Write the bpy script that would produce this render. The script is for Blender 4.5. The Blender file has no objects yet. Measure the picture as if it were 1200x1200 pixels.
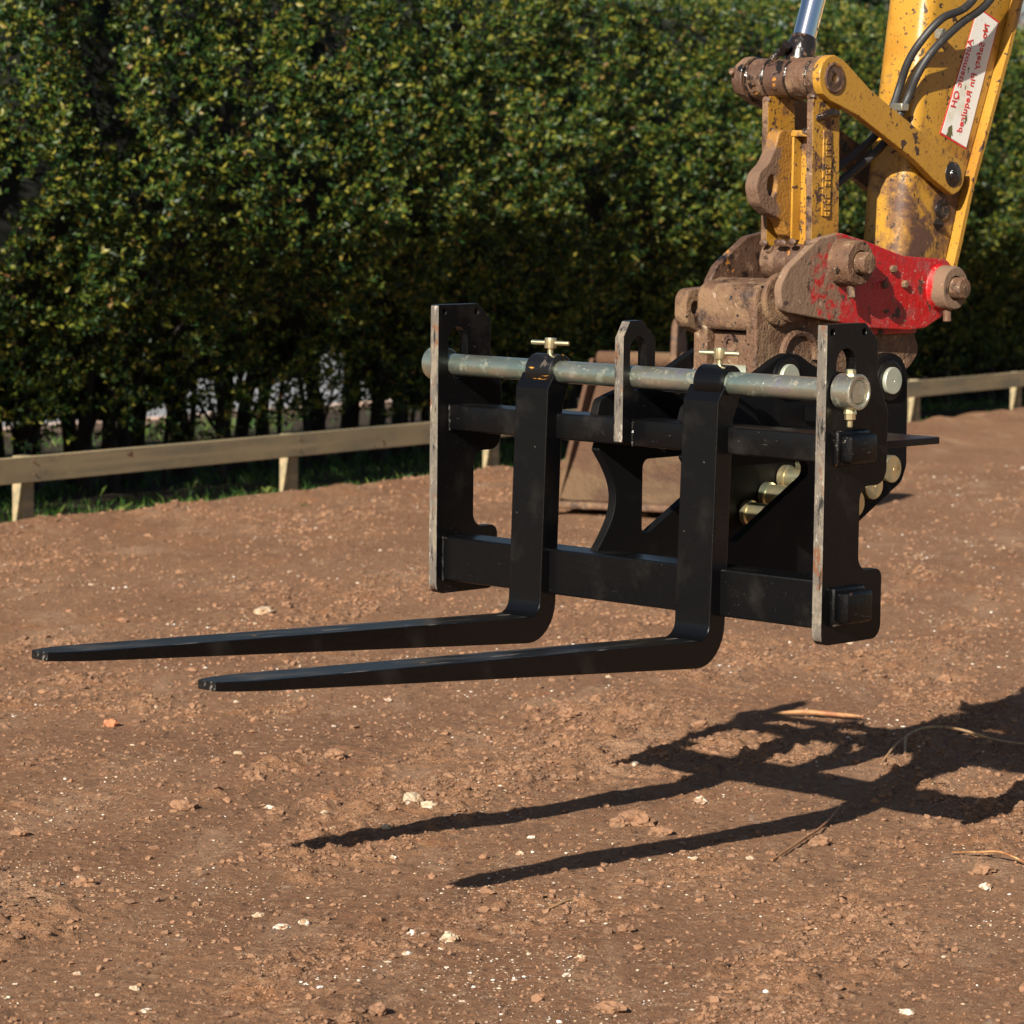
import bpy, bmesh, math, random
import numpy as np
from mathutils import Matrix, Vector

random.seed(7)
rng = np.random.default_rng(11)
R = math.radians
scene = bpy.context.scene
C = scene.collection

# ------------------------------------------------------------------ camera
CAM_H, PITCH, ROLL = 1.3582, 0.08439, 0.01227
cam_d = bpy.data.cameras.new("camera")
cam = bpy.data.objects.new("camera", cam_d); C.objects.link(cam)
cam_d.sensor_width = 36.0
cam_d.lens = 36.0 * 3853.04 / 1200.0
cam_d.clip_start, cam_d.clip_end = 0.1, 2000.0
cam.matrix_world = Matrix.Translation((0, 0, CAM_H)) @ Matrix.Rotation(math.pi/2 - PITCH, 4, 'X') @ Matrix.Rotation(ROLL, 4, 'Z')
cam_d.dof.use_dof = True
cam_d.dof.focus_distance = 6.9
cam_d.dof.aperture_fstop = 9.5
cam_d.dof.aperture_blades = 7
scene.camera = cam

# ------------------------------------------------------------------ light
SUN_TO = Vector((-0.3660, -0.8095, 0.4587)).normalized()      # towards the sun
elev = math.asin(SUN_TO.z)
azim = math.atan2(SUN_TO.x, SUN_TO.y)                          # clockwise from +Y
w = bpy.data.worlds.new("World"); scene.world = w; w.use_nodes = True
wn = w.node_tree; wn.nodes.clear()
sky = wn.nodes.new("ShaderNodeTexSky"); sky.sky_type = 'NISHITA'; sky.sun_disc = False
sky.sun_elevation = elev; sky.sun_rotation = azim; sky.air_density = 1.0; sky.dust_density = 0.8; sky.ozone_density = 1.0
bg = wn.nodes.new("ShaderNodeBackground"); bg.inputs['Strength'].default_value = 0.043
wo = wn.nodes.new("ShaderNodeOutputWorld")
wn.links.new(sky.outputs[0], bg.inputs[0]); wn.links.new(bg.outputs[0], wo.inputs[0])
sl = bpy.data.lights.new("sun", 'SUN'); sl.energy = 5.0; sl.angle = R(0.53); sl.color = (1.0, 0.925, 0.80)
so = bpy.data.objects.new("sun", sl); C.objects.link(so)
so.rotation_euler = SUN_TO.to_track_quat('Z', 'Y').to_euler()
scene.view_settings.view_transform = 'Standard'
scene.view_settings.look = 'None'
scene.view_settings.exposure = 0.95
scene.view_settings.gamma = 1.0
scene.view_settings.use_curve_mapping = False

# ------------------------------------------------------------------ frames
ATT = (Matrix.Translation((-0.187387, 7.401005, 0.55136)) @ Matrix.Rotation(-0.76425, 4, 'Z')
       @ Matrix.Rotation(0.013596, 4, 'X') @ Matrix.Rotation(0.011966, 4, 'Y'))
FDIR = np.array([0.48901492, 0.87227542]); FANG = math.atan2(FDIR[1], FDIR[0]); FY0 = 18.8575
FEN = Matrix.Translation((0, FY0, 0)) @ Matrix.Rotation(FANG, 4, 'Z')      # x along the fence, y behind it

# ------------------------------------------------------------------ helpers
def tag(o, label=None, cat=None, group=None, kind=None):
    if label: o['label'] = label
    if cat: o['category'] = cat
    if group: o['group'] = group
    if kind: o['kind'] = kind
    return o

class Thing:
    def __init__(s, name, label, cat, frame, base=(0, 0, 0), group=None):
        s.base = Vector(base)
        s.o = bpy.data.objects.new(name, None); C.objects.link(s.o)
        s.o.empty_display_size = 0.1
        s.o.matrix_world = frame @ Matrix.Translation(s.base)
        tag(s.o, label, cat, group)

def finish(me, smooth=35):
    if smooth:
        me.shade_smooth(); me.set_sharp_from_angle(angle=R(smooth))
    else:
        me.shade_flat()

def put(name, me, mats, parent=None, thing=None, smooth=20, label=None, kind=None):
    """link a mesh as one object; coordinates are in the thing's frame"""
    if thing is not None:
        me.transform(Matrix.Translation(-thing.base))
    finish(me, smooth)
    for m in (mats if isinstance(mats, (list, tuple)) else [mats]): me.materials.append(m)
    o = bpy.data.objects.new(name, me); C.objects.link(o)
    if parent is not None: o.parent = parent
    elif thing is not None: o.parent = thing.o
    if label: o['label'] = label
    if kind: o['kind'] = kind
    return o

def bm_mesh(bm):
    me = bpy.data.meshes.new("m"); bmesh.ops.recalc_face_normals(bm, faces=bm.faces[:]); bm.to_mesh(me); bm.free(); return me

def bm_box(bm, x0, x1, y0, y1, z0, z1, bev=0.003, seg=2, rot=None, about=None):
    r = bmesh.ops.create_cube(bm, size=1.0)
    vs = r['verts']
    M = Matrix.Translation(((x0+x1)/2, (y0+y1)/2, (z0+z1)/2)) @ Matrix.Diagonal((x1-x0, y1-y0, z1-z0, 1))
    bmesh.ops.transform(bm, matrix=M, verts=vs)
    if bev:
        es = list({e for v in vs for e in v.link_edges})
        rr = bmesh.ops.bevel(bm, geom=es, offset=bev, segments=seg, profile=0.5, affect='EDGES')
        vs = list({v for f in rr['faces'] for v in f.verts} | {v for v in vs if v.is_valid})
    if rot is not None:
        bmesh.ops.rotate(bm, verts=vs, cent=Vector(about if about else ((x0+x1)/2, (y0+y1)/2, (z0+z1)/2)), matrix=rot)
    return vs

def box(*a, **k):
    bm = bmesh.new(); bm_box(bm, *a, **k); return bm_mesh(bm)

def basis(axis):
    a = Vector(axis).normalized()
    t = Vector((0, 0, 1)) if abs(a.z) < 0.9 else Vector((1, 0, 0))
    u = a.cross(t).normalized(); v = a.cross(u).normalized()
    return a, u, v

def bm_lathe(bm, org, axis, prof, seg=32, close=True):
    a, u, v = basis(axis); org = Vector(org); rings = []
    for t, r in prof:
        if r <= 1e-6: rings.append([bm.verts.new(org + a*t)])
        else: rings.append([bm.verts.new(org + a*t + (u*math.cos(2*math.pi*i/seg) + v*math.sin(2*math.pi*i/seg))*r) for i in range(seg)])
    for A, B in zip(rings, rings[1:]):
        if len(A) == 1 and len(B) == 1: continue
        for i in range(max(len(A), len(B))):
            j = (i+1) % max(len(A), len(B))
            if len(A) == 1: bm.faces.new((A[0], B[i], B[j]))
            elif len(B) == 1: bm.faces.new((A[i], B[0], A[j]))
            else: bm.faces.new((A[i], B[i], B[j], A[j]))
    if close:
        if len(rings[0]) > 1: bm.faces.new(rings[0][::-1])
        if len(rings[-1]) > 1: bm.faces.new(rings[-1])

def bm_cyl(bm, p0, p1, r, bev=0.002, seg=32, r1=None):
    p0, p1 = Vector(p0), Vector(p1); L = (p1-p0).length; r1 = r if r1 is None else r1
    b = min(bev, r*0.5, L*0.4)
    bm_lathe(bm, p0, p1-p0, [(0, r-b), (b*0.3, r-b*0.3), (b, r), (L-b, r1), (L-b*0.3, r1-b*0.3), (L, r1-b)] if b > 0 else [(0, r), (L, r1)], seg)

def cyl(*a, **k):
    bm = bmesh.new(); bm_cyl(bm, *a, **k); return bm_mesh(bm)

def bm_tube(bm, pts, rad, seg=8, caps=True):
    pts = [Vector(p) for p in pts]; n = len(pts)
    rad = [rad]*n if np.isscalar(rad) else list(rad)
    up = None; rings = []
    for i in range(n):
        d = (pts[min(i+1, n-1)] - pts[max(i-1, 0)]).normalized()
        if up is None:
            up = Vector((0, 0, 1)) if abs(d.z) < 0.9 else Vector((1, 0, 0))
        u = d.cross(up).normalized(); vv = u.cross(d).normalized(); up = vv
        rings.append([bm.verts.new(pts[i] + (u*math.cos(2*math.pi*k/seg) + vv*math.sin(2*math.pi*k/seg))*rad[i]) for k in range(seg)])
    for A, B in zip(rings, rings[1:]):
        for k in range(seg):
            bm.faces.new((A[k], B[k], B[(k+1) % seg], A[(k+1) % seg]))
    if caps:
        bm.faces.new(rings[0][::-1]); bm.faces.new(rings[-1])

def tube(*a, **k):
    bm = bmesh.new(); bm_tube(bm, *a, **k); return bm_mesh(bm)

def spline(pts, n=8):
    """Catmull-Rom through the points"""
    P = [np.array(p, float) for p in pts]; P = [2*P[0]-P[1]] + P + [2*P[-1]-P[-2]]; out = []
    for i in range(1, len(P)-2):
        for t in np.linspace(0, 1, n, endpoint=False):
            a, b, c, d = P[i-1], P[i], P[i+1], P[i+2]
            out.append(0.5*((2*b) + (c-a)*t + (2*a-5*b+4*c-d)*t*t + (3*b-a-3*c+d)*t**3))
    out.append(P[-2]); return out

def round_poly(pts, seg=7):
    out = []; n = len(pts)
    for i, p in enumerate(pts):
        r = p[2] if len(p) > 2 else 0
        P = Vector(p[:2]); A = Vector(pts[i-1][:2]); B = Vector(pts[(i+1) % n][:2])
        da, db = (A-P), (B-P); la, lb = da.length, db.length
        if r <= 0 or la < 1e-6 or lb < 1e-6: out.append(tuple(P)); continue
        da /= la; db /= lb
        ang = da.angle(db)
        if ang > 3.1: out.append(tuple(P)); continue
        d = min(r/math.tan(ang/2), la*0.48, lb*0.48); rr = d*math.tan(ang/2)
        c = P + (da+db).normalized()*(rr/math.sin(ang/2))
        s, e = P+da*d, P+db*d
        a0 = math.atan2(s.y-c.y, s.x-c.x); a1 = math.atan2(e.y-c.y, e.x-c.x)
        dlt = (a1-a0+math.pi) % (2*math.pi) - math.pi
        for k in range(seg+1):
            t = a0+dlt*k/seg; out.append((c.x+rr*math.cos(t), c.y+rr*math.sin(t)))
    return out

def circle(cy, cz, r, n=20): return [(cy+r*math.cos(2*math.pi*i/n), cz+r*math.sin(2*math.pi*i/n)) for i in range(n)]

def slot(cy, z0, z1, r, n=8):
    return ([(cy+r*math.cos(math.pi*i/n), z1-r+r*math.sin(math.pi*i/n)) for i in range(n+1)] +
            [(cy-r*math.cos(math.pi*i/n), z0+r-r*math.sin(math.pi*i/n)) for i in range(n+1)])

def plate(outline, holes, x0, x1, bev=0.0015):
    """flat plate cut from sheet: outline in (y, z), thickness x0..x1, bevelled edges"""
    cu = bpy.data.curves.new("c", 'CURVE'); cu.dimensions = '2D'; cu.fill_mode = 'BOTH'
    cu.extrude = (x1-x0)/2 - bev; cu.bevel_depth = bev; cu.bevel_resolution = 1; cu.offset = -bev
    for pl in [outline] + list(holes):
        sp = cu.splines.new('POLY'); sp.points.add(len(pl)-1); sp.use_cyclic_u = True
        for i, p in enumerate(pl): sp.points[i].co = (p[0], p[1], 0, 1)
    ob = bpy.data.objects.new("c", cu); C.objects.link(ob)
    dg = bpy.context.evaluated_depsgraph_get()
    me = bpy.data.meshes.new_from_object(ob.evaluated_get(dg))
    bpy.data.objects.remove(ob); bpy.data.curves.remove(cu)
    # curve (x, y, z) -> local (Y, Z, X)
    me.transform(Matrix(((0, 0, 1, (x0+x1)/2), (1, 0, 0, 0), (0, 1, 0, 0), (0, 0, 0, 1))))
    bm = bmesh.new(); bm.from_mesh(me); bmesh.ops.remove_doubles(bm, verts=bm.verts[:], dist=1e-5)
    bmesh.ops.recalc_face_normals(bm, faces=bm.faces[:]); bm.to_mesh(me); bm.free()
    me.materials.clear()
    return me

def mark_edges(me, fn, idx=1):
    for p in me.polygons:
        if fn(p.normal, p.center): p.material_index = idx

# ------------------------------------------------------------------ noise
def _hash(i, j, seed):
    h = (i.astype(np.int64)*374761393 + j.astype(np.int64)*668265263 + seed*1442695041) & 0x7fffffff
    h = ((h ^ (h >> 13))*1274126177) & 0x7fffffff
    return ((h ^ (h >> 16)) & 0xffffff)/float(0xffffff)*2-1

def vnoise(x, y, seed=0):
    i, j = np.floor(x), np.floor(y); fx, fy = x-i, y-j
    fx, fy = fx*fx*fx*(fx*(fx*6-15)+10), fy*fy*fy*(fy*(fy*6-15)+10)
    a, b, c, d = _hash(i, j, seed), _hash(i+1, j, seed), _hash(i, j+1, seed), _hash(i+1, j+1, seed)
    return (a*(1-fx)+b*fx)*(1-fy) + (c*(1-fx)+d*fx)*fy

def fbm(x, y, oct=4, seed=0, gain=0.5):
    s, a, t = 0, 1.0, 0
    for o in range(oct):
        s = s + a*vnoise(x*2**o+17.3*o, y*2**o-9.1*o, seed+o); t += a; a *= gain
    return s/t

def sstep(a, b, x):
    t = np.clip((x-a)/(b-a), 0, 1); return t*t*(3-2*t)

# ------------------------------------------------------------------ materials
def layered(name, base, layers=(), rough=0.5, metal=0.0, bump=None, spec=0.5, coat=0.0, detail=4.0):
    m = bpy.data.materials.new(name); m.use_nodes = True
    nt = m.node_tree; N = nt.nodes; Lk = nt.links; N.clear()
    out = N.new("ShaderNodeOutputMaterial"); b = N.new("ShaderNodeBsdfPrincipled")
    Lk.new(b.outputs[0], out.inputs[0])
    b.inputs['Specular IOR Level'].default_value = spec
    b.inputs['Coat Weight'].default_value = coat
    tc = N.new("ShaderNodeTexCoord")
    col = N.new("ShaderNodeRGB"); col.outputs[0].default_value = (*base, 1); colo = col.outputs[0]
    rv = N.new("ShaderNodeValue"); rv.outputs[0].default_value = rough; ro = rv.outputs[0]
    mv = N.new("ShaderNodeValue"); mv.outputs[0].default_value = metal; mo = mv.outputs[0]
    for k, l in enumerate(layers):
        mp = N.new("ShaderNodeMapping"); mp.inputs['Scale'].default_value = l.get('stretch', (1, 1, 1))
        mp.inputs['Location'].default_value = (3.1*k+1, 1.7*k, 5.3*k)
        mp.inputs['Rotation'].default_value = l.get('rot', (0, 0, 0))
        Lk.new(tc.outputs['Object'], mp.inputs[0])
        if l.get('voronoi'):
            tx = N.new("ShaderNodeTexVoronoi"); tx.inputs['Scale'].default_value = l['scale']; fac = tx.outputs['Distance']
        else:
            tx = N.new("ShaderNodeTexNoise"); tx.inputs['Scale'].default_value = l['scale']
            tx.inputs['Detail'].default_value = l.get('detail', detail); tx.inputs['Roughness'].default_value = l.get('nrough', 0.6)
            tx.inputs['Distortion'].default_value = l.get('dist', 0.0)
            fac = tx.outputs[0]
        Lk.new(mp.outputs[0], tx.inputs['Vector'])
        if l.get('axis'):        # dirt that lies in one place: add a gradient along a local axis
            ax, c0, c1, amt = l['axis']
            sx = N.new("ShaderNodeSeparateXYZ"); Lk.new(tc.outputs['Object'], sx.inputs[0])
            mr0 = N.new("ShaderNodeMapRange"); mr0.inputs[1].default_value = c0; mr0.inputs[2].default_value = c1
            mr0.inputs[3].default_value = amt; mr0.inputs[4].default_value = -amt
            Lk.new(sx.outputs['XYZ'.index(ax)], mr0.inputs[0])
            ad = N.new("ShaderNodeMath"); ad.operation = 'ADD'; Lk.new(fac, ad.inputs[0]); Lk.new(mr0.outputs[0], ad.inputs[1]); fac = ad.outputs[0]
        mr = N.new("ShaderNodeMapRange"); mr.inputs[1].default_value = l['lo']; mr.inputs[2].default_value = l['hi']
        mr.inputs[4].default_value = l.get('max', 1.0); mr.interpolation_type = 'SMOOTHSTEP'
        Lk.new(fac, mr.inputs[0]); f = mr.outputs[0]
        mx = N.new("ShaderNodeMix"); mx.data_type = 'RGBA'; Lk.new(f, mx.inputs[0]); Lk.new(colo, mx.inputs[6]); mx.inputs[7].default_value = (*l['col'], 1); colo = mx.outputs[2]
        if 'rough' in l:
            q = N.new("ShaderNodeMix"); Lk.new(f, q.inputs[0]); Lk.new(ro, q.inputs[2]); q.inputs[3].default_value = l['rough']; ro = q.outputs[0]
        if 'metal' in l:
            q = N.new("ShaderNodeMix"); Lk.new(f, q.inputs[0]); Lk.new(mo, q.inputs[2]); q.inputs[3].default_value = l['metal']; mo = q.outputs[0]
    Lk.new(colo, b.inputs['Base Color']); Lk.new(ro, b.inputs['Roughness']); Lk.new(mo, b.inputs['Metallic'])
    if bump:
        prev = None
        for sc, dist in bump:
            nz = N.new("ShaderNodeTexNoise"); nz.inputs['Scale'].default_value = sc; nz.inputs['Detail'].default_value = 5; nz.inputs['Roughness'].default_value = 0.6
            Lk.new(tc.outputs['Object'], nz.inputs['Vector'])
            bp = N.new("ShaderNodeBump"); bp.inputs['Strength'].default_value = 1.0; bp.inputs['Distance'].default_value = dist
            Lk.new(nz.outputs[0], bp.inputs['Height'])
            if prev: Lk.new(prev, bp.inputs['Normal'])
            prev = bp.outputs[0]
        Lk.new(prev, b.inputs['Normal'])
    return m

BLACK = (0.0022, 0.0022, 0.0026)
M_black = layered("black_paint", BLACK, [
    dict(col=(0.020, 0.017, 0.014), scale=9, lo=0.52, hi=0.8, rough=0.55, max=0.5),
    dict(col=(0.07, 0.058, 0.047), scale=230, lo=0.70, hi=0.76, detail=3, rough=0.8),
    dict(col=(0.10, 0.085, 0.065), scale=34, stretch=(1, 1, 9), lo=0.70, hi=0.74, rough=0.8, max=0.8)],
    rough=0.32, bump=[(55, 0.0006)], spec=0.27)
M_worn = layered("worn_cut_edge", (0.10, 0.085, 0.070), [
    dict(col=(0.175, 0.145, 0.108), scale=26, stretch=(1, 1, 0.6), lo=0.46, hi=0.62, nrough=0.75, detail=8),
    dict(col=(0.13, 0.055, 0.024), scale=36, stretch=(1, 1, 0.5), lo=0.57, hi=0.66, detail=8),
    dict(col=(0.30, 0.27, 0.24), scale=90, stretch=(1, 1, 0.3), lo=0.60, hi=0.68, detail=6),
    dict(col=(0.012, 0.011, 0.011), scale=80, stretch=(1, 1, 0.16), lo=0.54, hi=0.61, rough=0.5, nrough=0.75, detail=8)], rough=0.75, bump=[(160, 0.0012)])
M_forktop = layered("scraped_fork_top", (0.006, 0.006, 0.0065), [
    dict(col=(0.055, 0.046, 0.038), scale=26, stretch=(1, 0.10, 1), lo=0.50, hi=0.66, rough=0.5, detail=8, nrough=0.7),
    dict(col=(0.19, 0.165, 0.145), scale=70, stretch=(1, 0.06, 1), lo=0.60, hi=0.68, rough=0.6, detail=6),
    dict(col=(0.32, 0.14, 0.04), scale=18, stretch=(1, 0.5, 1), lo=0.69, hi=0.73, rough=0.8, detail=6),
    dict(col=(0.15, 0.135, 0.12), scale=60, lo=0.66, hi=0.74, rough=0.55, axis=('Y', -1.385, -1.34, 0.12))], rough=0.32, bump=[(60, 0.0008)], spec=0.4)
M_fork = layered("fork_paint", BLACK, [
    dict(col=(0.022, 0.018, 0.015), scale=7, lo=0.52, hi=0.78, rough=0.55, max=0.55),
    dict(col=(0.15, 0.12, 0.10), scale=60, stretch=(1, 0.10, 1), lo=0.72, hi=0.77, rough=0.8, max=0.7),
    dict(col=(0.35, 0.13, 0.02), scale=14, lo=0.735, hi=0.76, rough=0.8)], rough=0.27, bump=[(40, 0.0008)], spec=0.32)
M_sleeve = layered("sleeve_paint", BLACK, [
    dict(col=(0.45, 0.20, 0.02), scale=26, stretch=(0.35, 1, 1.6), lo=0.57, hi=0.60, rough=0.7, detail=7, nrough=0.7),
    dict(col=(0.05, 0.04, 0.03), scale=40, lo=0.60, hi=0.68, rough=0.8)], rough=0.4, bump=[(50, 0.0008)])
M_dull = layered("dull_black_paint", BLACK, [dict(col=(0.02, 0.017, 0.014), scale=9, lo=0.52, hi=0.8, max=0.5)], rough=0.62, spec=0.15)
M_scuff = layered("scuffed_black_paint", BLACK, [
    dict(col=(0.11, 0.10, 0.09), scale=30, stretch=(1, 0.5, 2.2), lo=0.60, hi=0.68, rough=0.6, detail=8, nrough=0.75),
    dict(col=(0.05, 0.03, 0.02), scale=22, lo=0.58, hi=0.70, rough=0.7)], rough=0.3, bump=[(45, 0.002)], spec=0.3)
M_block = layered("rusty_black_paint", BLACK, [
    dict(col=(0.30, 0.115, 0.015), scale=24, stretch=(1, 1, 0.7), lo=0.60, hi=0.64, rough=0.7, detail=8, nrough=0.7),
    dict(col=(0.14, 0.12, 0.10), scale=60, lo=0.62, hi=0.68, rough=0.7)], rough=0.35, bump=[(45, 0.002)], spec=0.3)
M_zinc = layered("zinc_plate", (0.56, 0.53, 0.42), [
    dict(col=(0.34, 0.42, 0.35), scale=7, lo=0.42, hi=0.66, stretch=(0.6, 1, 1)),
    dict(col=(0.50, 0.42, 0.52), scale=11, lo=0.55, hi=0.72),
    dict(col=(0.16, 0.13, 0.09), scale=26, lo=0.54, hi=0.72, rough=0.6, metal=0.3, nrough=0.7),
    dict(col=(0.09, 0.075, 0.06), scale=120, lo=0.65, hi=0.72, rough=0.8, metal=0.0),
    dict(col=(0.7, 0.68, 0.62), scale=150, lo=0.70, hi=0.73, rough=0.6, metal=0.1)], rough=0.30, metal=0.9, bump=[(60, 0.0008), (220, 0.0004)])
M_zincy = layered("yellow_passivated_zinc", (0.74, 0.63, 0.38), [
    dict(col=(0.40, 0.46, 0.34), scale=22, lo=0.4, hi=0.7), dict(col=(0.5, 0.36, 0.16), scale=30, lo=0.6, hi=0.75)], rough=0.3, metal=0.9)
M_disc = layered("zinc_disc", (0.46, 0.47, 0.38), [
    dict(col=(0.36, 0.42, 0.33), scale=20, lo=0.4, hi=0.7), dict(col=(0.12, 0.11, 0.09), scale=70, lo=0.66, hi=0.72)], rough=0.5, metal=0.55)
M_chrome = layered("chrome_rod", (0.75, 0.77, 0.80), [dict(col=(0.03, 0.025, 0.02), scale=30, lo=0.68, hi=0.72, rough=0.5, metal=0)], rough=0.12, metal=1.0)
M_rust = layered("muddy_rust", (0.105, 0.052, 0.027), [
    dict(col=(0.172, 0.100, 0.053), scale=13, lo=0.45, hi=0.60, rough=0.9, detail=8, nrough=0.68),
    dict(col=(0.042, 0.022, 0.014), scale=17, lo=0.52, hi=0.64, rough=0.55, detail=8, nrough=0.68),
    dict(col=(0.30, 0.22, 0.15), scale=60, lo=0.60, hi=0.72, rough=0.95, detail=6),
    dict(col=(0.30, 0.22, 0.15), scale=30, stretch=(1, 1, 0.15), lo=0.66, hi=0.72, rough=0.9),
    dict(col=(0.012, 0.009, 0.008), scale=38, lo=0.67, hi=0.70, detail=2, rough=0.30)], rough=0.70, bump=[(30, 0.006), (120, 0.0025), (350, 0.0008)])
M_rustdark = layered("dark_greasy_rust", (0.070, 0.036, 0.022), [
    dict(col=(0.165, 0.095, 0.055), scale=16, lo=0.48, hi=0.64, rough=0.85, detail=8, nrough=0.7),
    dict(col=(0.012, 0.009, 0.008), scale=24, lo=0.54, hi=0.62, rough=0.16, detail=6),
    dict(col=(0.34, 0.14, 0.02), scale=34, lo=0.63, hi=0.67, rough=0.7)], rough=0.5, bump=[(38, 0.004), (150, 0.0018)])
def red(name, ylo, yhi, amt, lo):
    return layered(name, (0.36, 0.005, 0.007), [
        dict(col=(0.26, 0.05, 0.045), scale=20, lo=0.48, hi=0.66, rough=0.75, detail=8, nrough=0.7),
        dict(col=(0.165, 0.100, 0.062), scale=22, lo=lo, hi=lo+0.10, rough=0.92, detail=10, nrough=0.74, axis=('Y', ylo, yhi, amt)),
        dict(col=(0.22, 0.135, 0.085), scale=40, lo=0.56, hi=0.66, rough=0.95, detail=8, nrough=0.7, axis=('Z', -0.09, 0.06, 0.13)),
        dict(col=(0.05, 0.028, 0.02), scale=26, lo=0.60, hi=0.66, rough=0.7, detail=8),
        dict(col=(0.34, 0.22, 0.16), scale=75, lo=0.62, hi=0.70, rough=0.9)], rough=0.38, bump=[(36, 0.003), (130, 0.0015)])
M_red = red("red_paint_mud", -0.26, 0.10, 0.22, 0.46)
M_redmud = red("red_paint_half_mud", 0.112, 0.140, -0.22, 0.46)
for _n in M_redmud.node_tree.nodes:
    if _n.type == "SEPXYZ":
        for _l in list(_n.outputs[1].links):
            M_redmud.node_tree.links.new(_n.outputs[0], _l.to_socket)
def yellow(name, chips, grime):
    return layered(name, (0.36, 0.185, 0.022), [
        dict(col=(0.30, 0.130, 0.012), scale=5, lo=0.42, hi=0.7),
        dict(col=(0.10, 0.045, 0.022), scale=11, lo=grime, hi=grime+0.10, rough=0.75, dist=0.4, detail=10, nrough=0.72),
        dict(col=(0.045, 0.022, 0.014), scale=42, lo=chips, hi=chips+0.03, rough=0.7, dist=0.4),
        dict(col=(0.05, 0.025, 0.015), scale=140, lo=chips+0.03, hi=chips+0.06, rough=0.7)], rough=0.42, bump=[(28, 0.0012), (120, 0.0005)], spec=0.5)
M_yel = yellow("yellow_paint", 0.605, 0.58)
M_yeldirty = yellow("yellow_paint_chipped", 0.57, 0.50)
M_dipper = layered("yellow_paint_dipper", (0.385, 0.200, 0.022), [
    dict(col=(0.32, 0.142, 0.012), scale=5, lo=0.42, hi=0.7),
    dict(col=(0.16, 0.075, 0.025), scale=12, lo=0.46, hi=0.62, rough=0.7, dist=0.3, detail=10, nrough=0.74, axis=('Z', 0.0, 0.48, 0.13)),
    dict(col=(0.075, 0.035, 0.022), scale=8, lo=0.50, hi=0.60, rough=0.6, dist=0.3, detail=10, nrough=0.7, axis=('Z', 0.05, 0.36, 0.11)),
    dict(col=(0.035, 0.02, 0.013), scale=36, lo=0.60, hi=0.63, rough=0.6, dist=0.5, nrough=0.7),
    dict(col=(0.05, 0.025, 0.015), scale=120, lo=0.63, hi=0.66, rough=0.7)], rough=0.36, bump=[(28, 0.0012), (120, 0.0006)])
M_eye = layered("lug_rust_and_yellow", (0.25, 0.115, 0.018), [
    dict(col=(0.125, 0.07, 0.042), scale=20, lo=0.44, hi=0.56, rough=0.8, detail=10, nrough=0.7, axis=('Y', -0.505, -0.43, 0.20)),
    dict(col=(0.05, 0.028, 0.02), scale=30, lo=0.60, hi=0.68, rough=0.6)], rough=0.55, bump=[(30, 0.004), (120, 0.002)])
M_grease = layered("black_grease", (0.012, 0.009, 0.008), [dict(col=(0.10, 0.05, 0.025), scale=50, lo=0.55, hi=0.65, rough=0.7)], rough=0.14, bump=[(90, 0.002)])
M_hose = layered("rubber_hose", (0.017, 0.0165, 0.0175), [dict(col=(0.045, 0.04, 0.035), scale=40, lo=0.55, hi=0.75, rough=0.8)], rough=0.55, bump=[(300, 0.0004)])
M_stick = layered("sticker_white", (0.72, 0.70, 0.65), [
    dict(col=(0.55, 0.50, 0.38), scale=12, lo=0.5, hi=0.75), dict(col=(0.10, 0.09, 0.03), scale=30, stretch=(1, 1, 0.4), lo=0.62, hi=0.65),
    dict(col=(0.3, 0.28, 0.24), scale=120, lo=0.66, hi=0.72)], rough=0.45)
M_stickred = layered("sticker_red", (0.52, 0.025, 0.02), [dict(col=(0.6, 0.3, 0.25), scale=60, lo=0.6, hi=0.75)], rough=0.5)
M_wood = layered("treated_timber", (0.325, 0.25, 0.135), [
    dict(col=(0.21, 0.18, 0.11), scale=3.0, stretch=(0.5, 1, 1), lo=0.4, hi=0.6, detail=7),
    dict(col=(0.36, 0.275, 0.155), scale=16, stretch=(0.05, 1, 1.5), lo=0.45, hi=0.7),
    dict(col=(0.16, 0.13, 0.085), scale=5, stretch=(0.5, 1, 1), lo=0.62, hi=0.72, max=0.7),
    dict(col=(0.13, 0.06, 0.025), scale=9, stretch=(1, 1, 1), lo=0.66, hi=0.70)], rough=0.8, bump=[(40, 0.001)])
M_bark = layered("hedge_bark", (0.018, 0.014, 0.011), [dict(col=(0.045, 0.038, 0.03), scale=12, stretch=(1, 1, 0.2), lo=0.5, hi=0.7)], rough=0.9, bump=[(30, 0.006)])
M_core = layered("hedge_inner_shade", (0.003, 0.005, 0.003), [dict(col=(0.006, 0.006, 0.004), scale=9, lo=0.5, hi=0.6)], rough=0.95)  # near-black stands in for shade deep in the foliage
M_twig = layered("dry_twig", (0.30, 0.19, 0.10), [dict(col=(0.45, 0.25, 0.10), scale=30, lo=0.45, hi=0.65), dict(col=(0.12, 0.07, 0.04), scale=60, lo=0.6, hi=0.7)], rough=0.7)
M_straw = layered("dry_straw", (0.34, 0.17, 0.065), [dict(col=(0.24, 0.09, 0.035), scale=25, lo=0.45, hi=0.6), dict(col=(0.5, 0.36, 0.18), scale=40, lo=0.6, hi=0.7)], rough=0.6)
M_road = layered("pale_tarmac", (0.26, 0.265, 0.28), [dict(col=(0.21, 0.215, 0.225), scale=1.2, lo=0.45, hi=0.65), dict(col=(0.34, 0.34, 0.35), scale=60, lo=0.55, hi=0.65)], rough=0.9)
M_brick = layered("pink_brick", (0.55, 0.38, 0.30), [dict(col=(0.6, 0.46, 0.38), scale=6, lo=0.5, hi=0.6)], rough=0.9)
M_stone = layered("pale_stone", (0.42, 0.32, 0.22), [dict(col=(0.35, 0.22, 0.13), scale=22, lo=0.48, hi=0.62), dict(col=(0.60, 0.53, 0.44), scale=35, lo=0.58, hi=0.7)], rough=0.9, bump=[(90, 0.003)])
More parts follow.
